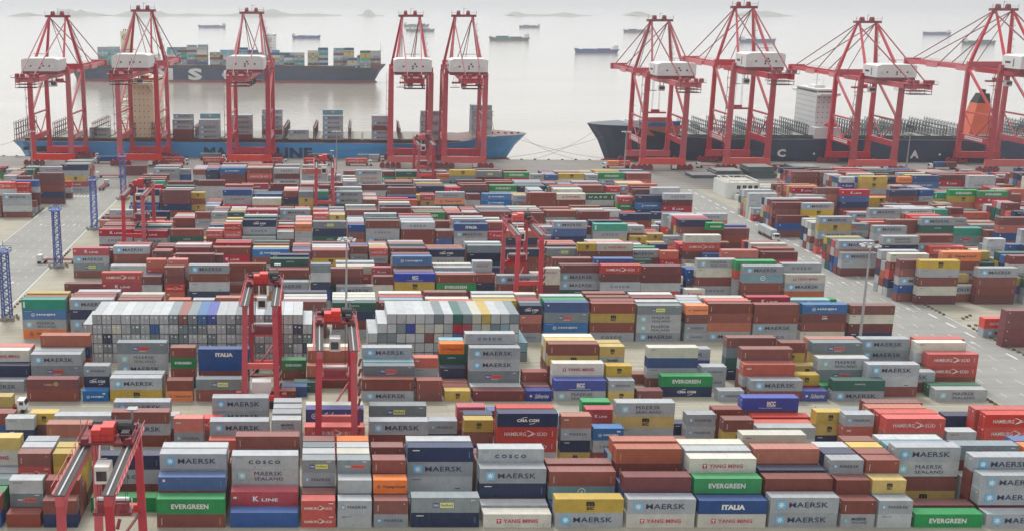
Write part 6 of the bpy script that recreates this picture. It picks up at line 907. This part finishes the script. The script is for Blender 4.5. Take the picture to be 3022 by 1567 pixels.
for D in (445, 502): kerbs([((-124.5, D - 8), (-124.8, D + 12), 2.0), ((-134, D + 13), (-126, D + 13), 2)], 'dark worn kerb block along the far left yard edge')
kerbs([((158.8, 222), (159, 236), 1.5), ((158.5, 268), (160, 262), 1.5)], 'dark worn kerb block at the right end of the nearer stacks')
# ---------------------------------------------------------------- ships
def hull(root, L, B, zd, bow, cols, zb=-9, boot=-1.8, sheer=4.5, stern_rake=4, name='hull', bow_dir=1, bulb=True):
    """lofted hull: x from 0 (stern) to L (bow tip), y from 0 (near side) to B"""
    S = [0, .02, .06, .15, .3, .6, .78, .85, .9, .94, .97, .99, 1.0]; Hd = [.86, .95, 1, 1, 1, 1, 1, .97, .88, .72, .5, .28, .02]; Hw = [.2, .55, .86, 1, 1, 1, .93, .78, .55, .33, .16, .06, .01]
    lv = [zb, boot, boot + .01, zd * .5, 0]; m = MB(); rows = []
    for s, hd, hw in zip(S, Hd, Hw):
        top = zd + (sheer * min(1, max(0, (s - .83) / .12)) ** 1.1) - (.12 * sheer if s > .96 else 0)
        zs = [zb, boot, boot + (top - boot) * .5, top]; x = s * L; row = []
        for k, z in enumerate(zs):
            f = (0, .18, .5, 1)[k]; hb = (hw + (hd - hw) * f) * B / 2
            xx = x - (bow * (1 - f) * max(0, (s - .86) / .14)) + (stern_rake * (1 - f) * max(0, (.06 - s) / .06)); xx = xx if bow_dir > 0 else L - xx
            row.append([(xx, B / 2 - hb, z), (xx, B / 2 + hb, z)])
        rows.append(row)
    vs = []; idx = lambda i, k, sd_: (i * 4 + k) * 2 + sd_
    for row in rows:
        for a, b_ in row: vs += [a, b_]
    fs, mi = [], []
    for i in range(len(S) - 1):
        for k in range(3):
            for sd_ in (0, 1): fs.append((idx(i, k, sd_), idx(i + 1, k, sd_), idx(i + 1, k + 1, sd_), idx(i, k + 1, sd_))); mi.append(0 if k == 0 else 1)
        fs.append((idx(i, 3, 0), idx(i + 1, 3, 0), idx(i + 1, 3, 1), idx(i, 3, 1))); mi.append(2)
    for k in range(3): fs.append((idx(0, k, 0), idx(0, k + 1, 0), idx(0, k + 1, 1), idx(0, k, 1))); mi.append(0 if k == 0 else 1)
    m.v = vs; m.f = fs; m.mi = mi; h = m.build(name, cols, root)
    if bulb:
        q = MB(); n_ = 12; V = []
        for i, (dx, rr) in enumerate(((-14, 2.6), (-4, 2.8), (1, 2.5), (4, 1.7), (5.6, .3))):
            for a in range(n_): t = 2 * math.pi * a / n_; xx = L - bow + dx; xx = xx if bow_dir > 0 else L - xx; V.append((xx, B / 2 + rr * math.cos(t), -4.6 + rr * math.sin(t)))
        q.add(V, [(i * n_ + a, i * n_ + (a + 1) % n_, (i + 1) * n_ + (a + 1) % n_, (i + 1) * n_ + a) for i in range(4) for a in range(n_)] + [tuple(range(4 * n_, 5 * n_))]); q.build('bulb', cols[0], h)
    return h
def letters(root, items, ink, y=-.05):
    q = MB()
    for s, a, b_, c, d in items: v, f = text_tris(s, a, b_, c, d, y, .05); q.add(v, f)
    return q.build('hull_lettering', ink, root)
bootm = paint('antifouling_red', (.26, .045, .04), .7, .2, .3, .2); deckm = paint('deck_red_brown', (.14, .05, .045), .7, .2, .3, .2, .15)
skyb = paint('light_blue_hull', (.05, .34, .74), .4, .12, .08, .06); navyh = paint('navy_hull', (.02, .04, .10), .4, .2, .1, .12); lashm = paint('lashing_bridge_maroon', (.12, .035, .04), .6, .2)
lashd = paint('lashing_bridge_slate', (.10, .13, .15), .6, .2); cream = paint('cream_superstructure', (.80, .74, .50), .5, .07, .2, .06); swhite = paint('ship_white', (.74, .76, .76), .5, .07, .2, .05)
def lashing(root, x, B, z0, z1, m_, y0=1.5, cells=9, half=False):
    q = MB(); w = (B - 2 * y0) / cells
    for k in range(cells + 1):
        y = y0 + k * w
        for dx in (0, 1.1): q.bar((x + dx, y, z0), (x + dx, y, z1 + .9 * (dx == 0)), .28)
    for z in np.arange(z0 + (z1 - z0) * .33, z1 + .1, (z1 - z0) * .33):
        q.box(x - .1, x + 1.25, y0, B - y0, z - .12, z + .12)
    q.bar((x, y0, z1 + .9), (x, B - y0, z1 + .9), .14); q.build('lashing_bridge', m_, root)
def house(root, x0, x1, y0, y1, z0, z1, m_, nm='superstructure', rows=7, ring=True):
    h = MB().box(x0, x1, y0, y1, z0, z1).build(nm, m_, root); dz = (z1 - z0) / rows
    q = MB()
    for k in range(rows - 1):
        z = z0 + dz * (k + .45)
        for y in np.arange(y0 + 1.2, y1 - 1, 2.7): q.box(x0 - .06, x0 - .01, y, y + .5, z, z + .6); q.box(x1 + .01, x1 + .06, y, y + .5, z, z + .6)
        for x in np.arange(x0 + 1.2, x1 - 1, 2.7): q.box(x, x + .5, y0 - .06, y0 - .01, z, z + .6)
    z = z1 - dz * .6; q.box(x0 + .3, x1 - .3, y0 - .07, y0 - .01, z, z + 1.1); q.box(x1 + .01, x1 + .07, y0 + .5, y1 - .5, z, z + 1.1); q.box(x0 - .07, x0 - .01, y0 + .5, y1 - .5, z, z + 1.1)
    q.build('window', glass, h)
    w = MB(); w.box(x0 - .5, x1 + .5, y0 - 5.5, y0 - .08, z1 - 3.0, z1 - 1.6).box(x0 - .5, x1 + .5, y1 + .08, y1 + 5.5, z1 - 3.0, z1 - 1.6)
    w.prism([(y0 - 5, z1 - 3.05), (y0 - .1, z1 - 3.05), (y0 - .1, z1 - 8)], x1 - 2, x1 - 1, 'x'); w.box(x0 - .6, x1 + .6, y0 - .5, y1 + .5, z1 + .02, z1 + .5)
    w.build('bridge_wing', m_, h)
    w = MB(); cx, cy = (x0 + x1) / 2, (y0 + y1) / 2; w.bar((cx, cy, z1 + .5), (cx, cy, z1 + 9), .5); w.bar((cx - 2.4, cy, z1 + 5), (cx + 2.4, cy, z1 + 5), .25); w.bar((cx, cy - 3, z1 + 6.5), (cx, cy + 3, z1 + 6.5), .25); w.box(cx - 3, cx + 3, cy - 5, cy + 5, z1 + .6, z1 + 2); w.bar((cx + 2.5, cy - 3, z1), (cx + 2.5, cy - 3, z1 + 6), .2)
    w.build('radar_mast', m_, h); return h
# light blue ship
r = empty('container_ship', (-187, qe(-187) + 2.2, 0), QR); tag(r, 'light blue container ship with dark lettering moored at the left quay', 'ship', 'container ships')
h1 = hull(r, 314, 43, 8.8, 14, [bootm, skyb, deckm])
MB().box(8, 272, 2.2, 40.8, 8.82, 10.5).build('hatch_coaming', deckm, r); letters(r, [('MAERSK', 118, 154.5, -.9, 5.9)], INK['n']); letters(r, [('LINE', 161.5, 183.5, -.9, 5.9)], INK['n'])
MB().box(7.5, 11, -.12, -.02, 3.4, 5.4).box(14, 34, -.12, -.02, 2.4, 5.8).build('mooring_opening', dark, r)
for x in (2, 26, 50, 74, 86): lashing(r, x, 43, 10.6 if x > 6 else 8.8, 19.5, lashm)
for x in (112, 134, 166, 184, 205, 235, 262): lashing(r, x, 43, 10.6, 17.5, lashm)
q = MB()
for x in list(range(12, 100, 12)) + list(range(106, 262, 12)): q.box(x, x + 10.8, 3.0, 40, 10.52, 11.0)
q.build('hatch_covers', paint('olive_hatch', (.14, .16, .11), .7, .2, .4, .3, .3), r)
house(r, 71.5, 87, 6, 37, 10.5, 46.0, cream, rows=10)
q = MB()
for k in range(7): q.box(65, 71.2, 4, 12, 12 + k * 3.6, 12.2 + k * 3.6); q.bar((65.2, 4.2, 12 + k * 3.6), (71, 11.8, 15.6 + k * 3.6), .3)
for x, y in ((65.2, 4.2), (71, 4.2), (65.2, 11.8)): q.bar((x, y, 10.5), (x, y, 40), .35)
q.build('exhaust_platforms', cream, r)
MB().prism([(268, 8.9), (312.5, 13.2), (312.5, 13.8), (276, 14.6), (268, 14.6)], 2.6, 3.0, 'y').build('bulwark', skyb, r) if 0 else None
q = MB(); q.box(283, 283.5, 9, 34, 12.2, 15.6); q.build('breakwater', skyb, r)
q = MB(); q.bar((292, 21.5, 12), (292, 21.5, 30), .7, .7, .4); q.bar((290, 19.5, 12), (292, 21.5, 24), .35); q.bar((294.5, 23, 12), (292, 21.5, 24), .35); q.box(290.4, 293.6, 20, 23, 23.8, 24.2); q.bar((290, 21.5, 26), (294, 21.5, 26), .25)
q.build('foremast', cream, r)
q = MB()
for x in range(280, 309, 4): q.box(x, x + 1.4, 18 + (x % 3), 20 + (x % 3), 12.2, 13.6)
q.build('deck_gear', deckm, r)
# dark ship on the right
r = empty('container_ship', (163, qe(163) + 2.2, 0), QR); tag(r, 'dark navy container ship with white bridge tower and orange funnel', 'ship', 'container ships')
h2 = hull(r, 366, 43, 12.6, 14, [bootm, navyh, lashd], bow_dir=-1, sheer=7.5)
MB().box(52, 355, 2.4, 40.6, 12.65, 14.0).build('hatch_coaming', lashd, r)
for x in list(range(60, 124, 9)) + list(range(148, 218, 9)) + list(range(242, 350, 9)): lashing(r, x, 43, 14.0, 21.0, lashd, cells=12)
q = MB()
for x in range(56, 345, 14): q.box(x, x + 12.4, 3.2, 39.8, 14.05, 14.9)
q.build('hatch_covers', hm, r)
house(r, 130, 140.5, 7.5, 37, 14.1, 41, swhite, rows=9)
q = MB(); q.box(128, 143, 1.2, 7.2, 13.0, 19.5, 0); q.build('deckhouse', swhite, r)
q = MB(); V = []; n_ = 10
for i, (dx, rr) in enumerate(((-4, .3), (-3, 1.3), (0, 1.6), (3, 1.3), (4, .3))):
    for a in range(n_): t = 2 * math.pi * a / n_; V.append((136.5 + dx, .2 + rr * math.cos(t), 21.5 + rr * math.sin(t)))
q.add(V, [(i * n_ + a, i * n_ + (a + 1) % n_, (i + 1) * n_ + (a + 1) % n_, (i + 1) * n_ + a) for i in range(4) for a in range(n_)] + [tuple(range(n_)), tuple(range(4 * n_, 5 * n_))]); q.build('lifeboat', red2, r)
orange = paint('funnel_orange', (.85, .14, .03), .45, .1, .2)
fn = MB(); fn.add([(222, 12, 14), (235, 12, 14), (235, 24, 14), (222, 24, 14), (226, 14, 33), (233.5, 14, 33), (233.5, 22, 33), (226, 22, 33)], [(0, 1, 5, 4), (1, 2, 6, 5), (2, 3, 7, 6), (3, 0, 4, 7), (4, 5, 6, 7), (0, 3, 2, 1)]); fn = fn.build('funnel', orange, r)
q = MB(); q.add([(226, 14.1, 33.05), (233.5, 14.1, 33.05), (233.5, 21.9, 33.05), (226, 21.9, 33.05), (228.2, 15, 38.6), (233, 15, 38.6), (233, 21, 38.6), (228.2, 21, 38.6)], [(0, 1, 5, 4), (1, 2, 6, 5), (2, 3, 7, 6), (3, 0, 4, 7), (4, 5, 6, 7)])
for y in (16, 17.8, 19.5): q.tube((230.5, y, 38.6), (230.5, y, 41), .55, n=8)
q.build('funnel_top', dark, fn)
letters(r, [('C', 107, 112, 2.2, 6.9)], INK['w']); letters(r, [('A', 183.5, 188.5, 2.0, 6.6)], INK['w'])
q = MB()
for x in (127.5, 199.5): q.prism([(x, 4.3), (x + .8, 5.1), (x + 1.6, 4.3), (x + .8, 3.5)], -.08, -.04, 'y')
for k in range(3):
    z = 15.5 - k * 1.1; f = lambda xx: None
q.build('hull_diamond', INK['w'], r)
q = MB(); q.box(24, 30, 16, 27, 16, 21.5); q.bar((27, 21.5, 18), (27, 21.5, 34), .8, .8, .5); q.bar((25, 19.5, 30), (29, 23.5, 30), .35); q.bar((24, 18, 18), (27, 21.5, 29), .35); q.bar((30, 25, 18), (27, 21.5, 29), .35); q.build('foremast', swhite, r)
q = MB(); q.box(34, 38, 4, 39, 13, 19.5); q.build('breakwater', navyh, r)
# far dark ship
MX = -305; r = empty('container_ship', (MX, 1222 - .105 * (MX - 80), 0), math.atan(-.105)); tag(r, 'far navy container ship with huge white hull letters and stacked deck cargo', 'ship', 'container ships')
hull(r, 386, 48, 13.2, 16, [bootm, navyh, deckm])
MB().box(10, 340, 1.4, 46, 13.25, 15.0).build('hatch_coaming', lashm, r) if 0 else None
q = MB(); q.box(8, 350, -.3, 2.2, 13.25, 15.6); q.build('side_passage', lashm, r)
for s_, a, b_ in (('M', 107, 130, ), ('S', 148.5, 166), ('C', 190, 208)): letters(r, [(s_, a, b_, -2.2, 12.0)], INK['w'], -.25)
for x in (60, 102, 128, 158, 188, 216, 246, 276, 306, 336): lashing(r, x, 48, 13.3, 26, lashm, cells=8)
q = MB(); q.box(62.5, 73.5, 14, 30, 13.3, 55.5); f_ = q.build('funnel', cream, r)
q = MB(); n_ = 20; V = [(68 + q_ * math.cos(2 * math.pi * a / n_), 13.9, 48 + q_ * math.sin(2 * math.pi * a / n_)) for q_ in (3.4, 2.5) for a in range(n_)]; q.add(V, [(a, (a + 1) % n_, n_ + (a + 1) % n_, n_ + a) for a in range(n_)]); v, f = text_tris('m', 66.6, 69.4, 46.9, 49, 13.85, .05); q.add(v, f); q.build('funnel_logo', dark, f_)
q = MB()
for x in (64.5, 67, 69.5, 72): q.tube((x, 22, 54.5), (x, 22, 57.5), .9, n=8)
q.build('exhaust_pipes', dark, f_)
house(r, 240, 250, 6, 42, 13.3, 52, swhite, rows=11)
q = MB(); q.bar((379, 24, 15), (379, 24, 42), .8, .8, .5); q.bar((375, 24, 33), (383, 24, 33), .4); q.build('foremast', swhite, r)
# small ships at anchor
bl = paint('small_hull_blue', (.03, .12, .38), .5, .2, .1, .15); gr_ = paint('small_hull_teal', (.06, .20, .22), .5, .2, .1, .15); sl_ = paint('small_hull_slate', (.08, .12, .20), .5, .2, .1, .15)
def sea_pt(x, y):
    phi = TH + math.atan((y - 644) / 3030); h = H + 4.5; Y = h / math.tan(phi); zc = Y * math.cos(TH) + h * math.sin(TH); return (x - 940) * zc / 3030, Y, 3030 / zc
SH = [(583, 667, 83, bl, -1, 'small ship', 'blue coaster on the horizon right of the second quay crane'), (860, 947, 115, bl, 1, '', 'blue coaster with raised stern, nearest left of the paired cranes'), (1197, 1253, 93, gr_, -1, '', 'greenish coaster behind the apex of the left paired crane'),
      (1210, 1284, 94.5, sl_, 1, '', 'slate coaster overlapping the left paired crane apex'), (1190, 1268, 80, sl_, 1, '', 'farthest small ship near the paired crane apex'), (1443, 1565, 121, gr_, -1, '', 'long greenish coaster with deck boxes in mid sea'), (1532, 1595, 83, sl_, -1, '', 'small grey ship alone near the horizon at centre'),
      (1696, 1829, 158, bl, -1, '', 'nearest bright blue coaster above the dark ship bow'), (1840, 1924, 97, sl_, -1, '', 'low barge behind the apex of the crane at the dark bow'), (2183, 2294, 127, bl, 1, '', 'blue coaster seen through the stays of the tallest crane'),
      (2725, 2810, 104, bl, -1, '', 'blue coaster near the horizon left of the rightmost crane'), (2842, 2944, 132, gr_, 1, '', 'teal coaster seen behind the rightmost crane apex')]
for a, b_, y, m_, dr_, _, lab in SH:
    X0, Y0, s = sea_pt(a, y); L = (b_ - a) / s; B = L * .15; r = empty('cargo_ship', (X0, Y0, 0)); tag(r, lab, 'ship', 'small ships at anchor'); k = L / 110
    hull(r, L, B, 2.6 * k, 4 * k, [bootm, m_, deckm], bow_dir=dr_, sheer=3.5 * k, boot=-3.6, bulb=False)
    fx = (lambda u: u * L) if dr_ > 0 else (lambda u: L - u * L)
    def bx_(u0, u1, v0, v1, z0, z1, nm, mm): q = MB(); p, w_ = sorted((fx(u0), fx(u1))); q.box(p, w_, B * v0, B * v1, z0 * k, z1 * k); return q.build(nm, mm, r)
    bx_(.05, .14, .12, .88, 2.7, 10.5, 'superstructure', swhite); bx_(.06, .12, .2, .8, 10.6, 12.6, 'bridge', swhite); bx_(.03, .05, .35, .65, 2.7, 11.5, 'funnel', m_)
    bx_(.20, .48, .14, .86, 2.7, 5.2, 'hatch', deckm); bx_(.52, .82, .14, .86, 2.7, 4.6 if m_ is bl else 7.5, 'cargo', m_)
    q = MB(); q.bar((fx(.93), B / 2, 5 * k), (fx(.93), B / 2, 15 * k), .6 * k); q.bar((fx(.5), B / 2, 4.6 * k), (fx(.5), B / 2, 12 * k), .5 * k); q.build('mast', swhite, r)
# islands
isl = ground_mat('island_rock', (.30, .29, .25), (.20, .21, .18))
def island(px0, px1, ypk, seed, peaks):
    X0, Y0, s = sea_pt(px0, 49.5); X1 = (px1 - 940) / s; hgt = (49 - ypk) / s; rnd = random.Random(seed); n_ = 60; m_ = 8; V = []
    ph = [rnd.uniform(0, 6.28) for _ in range(6)]
    for j in range(m_ + 1):
        for i in range(n_ + 1):
            u = i / n_; e_ = min(1, u * 7, (1 - u) * 7); f = 0
            for (c, w, a) in peaks: f += a * math.exp(-((u - c) / w) ** 2)
            f = f * (1 + .12 * math.sin(u * 23 + ph[0]) + .09 * math.sin(u * 47 + ph[1]) + .06 * math.sin(u * 91 + ph[2])) * e_ ** .5; g_ = math.sin(math.pi * j / m_) ** .8
            V.append((X0 + u * (X1 - X0), Y0 + j * 70 + 25 * math.sin(u * 17 + ph[3]), -5.5 + (f * hgt + 4) * g_ * (1 + .1 * math.sin(j * 2 + u * 31))))
    W_ = n_ + 1; o = MB().add(V, [(j * W_ + i, j * W_ + i + 1, (j + 1) * W_ + i + 1, (j + 1) * W_ + i) for j in range(m_) for i in range(n_)]).build('island', isl); tag(o, kind='structure')
island(100, 285, 33, 1, [(.35, .16, 1), (.62, .15, .7), (.85, .1, .25)]); island(310, 560, 31, 2, [(.4, .22, 1), (.15, .1, .3)]); island(470, 1010, 36, 3, [(.12, .1, .45), (.5, .12, 1), (.63, .08, .75), (.85, .1, .4)])
island(1063, 1140, 31, 4, [(.4, .18, 1)]); island(1530, 1770, 35, 5, [(.08, .06, 1), (.3, .1, .3), (.7, .15, .5)]); island(2250, 2362, 38, 6, [(.3, .2, 1), (.65, .2, .9)]); island(10, 64, 36.5, 7, [(.5, .3, .5)]); island(1905, 1950, 40, 8, [(.5, .25, 1)])
# mooring lines
ropem = plain('mooring_rope', (.16, .15, .14), .9)
def rope(a, b_, lab, sag=2.2):
    q = MB(); a = Vector(a); b_ = Vector(b_); p = a
    for k in range(1, 13): u = k / 12; c = a.lerp(b_, u) - Vector((0, 0, sag * 4 * u * (1 - u))); q.tube(p, c, .09, n=5); p = c
    o = q.build('mooring_line', ropem); tag(o, lab, 'rope', 'mooring lines')
bm_ = MB(); bm_.tube((0, 0, 0), (0, 0, .5), .35, .28, n=10); bm_.tube((0, 0, .5), (0, 0, .75), .45, n=10); bm_ = bm_.mesh('bollard', dark)
for X in range(-160, 440, 24):
    o = bpy.data.objects.new('bollard', bm_); C.objects.link(o); o.location = (X, qe(X) - 1.0, .02); tag(o, 'dark mooring bollard in the row along the quay edge', 'bollard', 'bollards along the quay edge')
rope((122, 630, 12.5), (152, qe(152) - 1, .6), 'upper mooring rope running from the light blue bow to the quay'); rope((118, 622, 11), (176, qe(176) - 1, .6), 'lower mooring rope running from the light blue bow to the quay')
rope((168, 622, 15), (128, qe(128) - 1, .6), 'mooring rope running from the dark bow down to the quay'); rope((172, 612, 13), (104, qe(104) - 1, .6), 'long mooring rope crossing from the dark bow to the left')
rope((-186, 640, 8), (-230, qe(-230) - 1, .6), 'mooring rope leading left from the light blue stern')
# ---------------------------------------------------------------- sea haze
hz = MB().box(-15000, 15000, -400, 30000, -13.5, 101).build('haze', None) if 0 else None
me = bpy.data.meshes.new('haze'); q = MB().box(-15000, 15000, -400, 32000, -13.6, 104); me.from_pydata(q.v, [], q.f)
hm_ = bpy.data.materials.new('sea_haze'); hm_.use_nodes = True; t = hm_.node_tree; t.nodes.clear(); out = t.nodes.new('ShaderNodeOutputMaterial'); pv = t.nodes.new('ShaderNodeVolumePrincipled')
pv.inputs['Color'].default_value = (.97, .985, 1, 1); pv.inputs['Density'].default_value = HAZE; pv.inputs['Anisotropy'].default_value = .2; t.links.new(pv.outputs[0], out.inputs['Volume'])
me.materials.append(hm_); hz = bpy.data.objects.new('haze', me); C.objects.link(hz); tag(hz, kind='stuff')
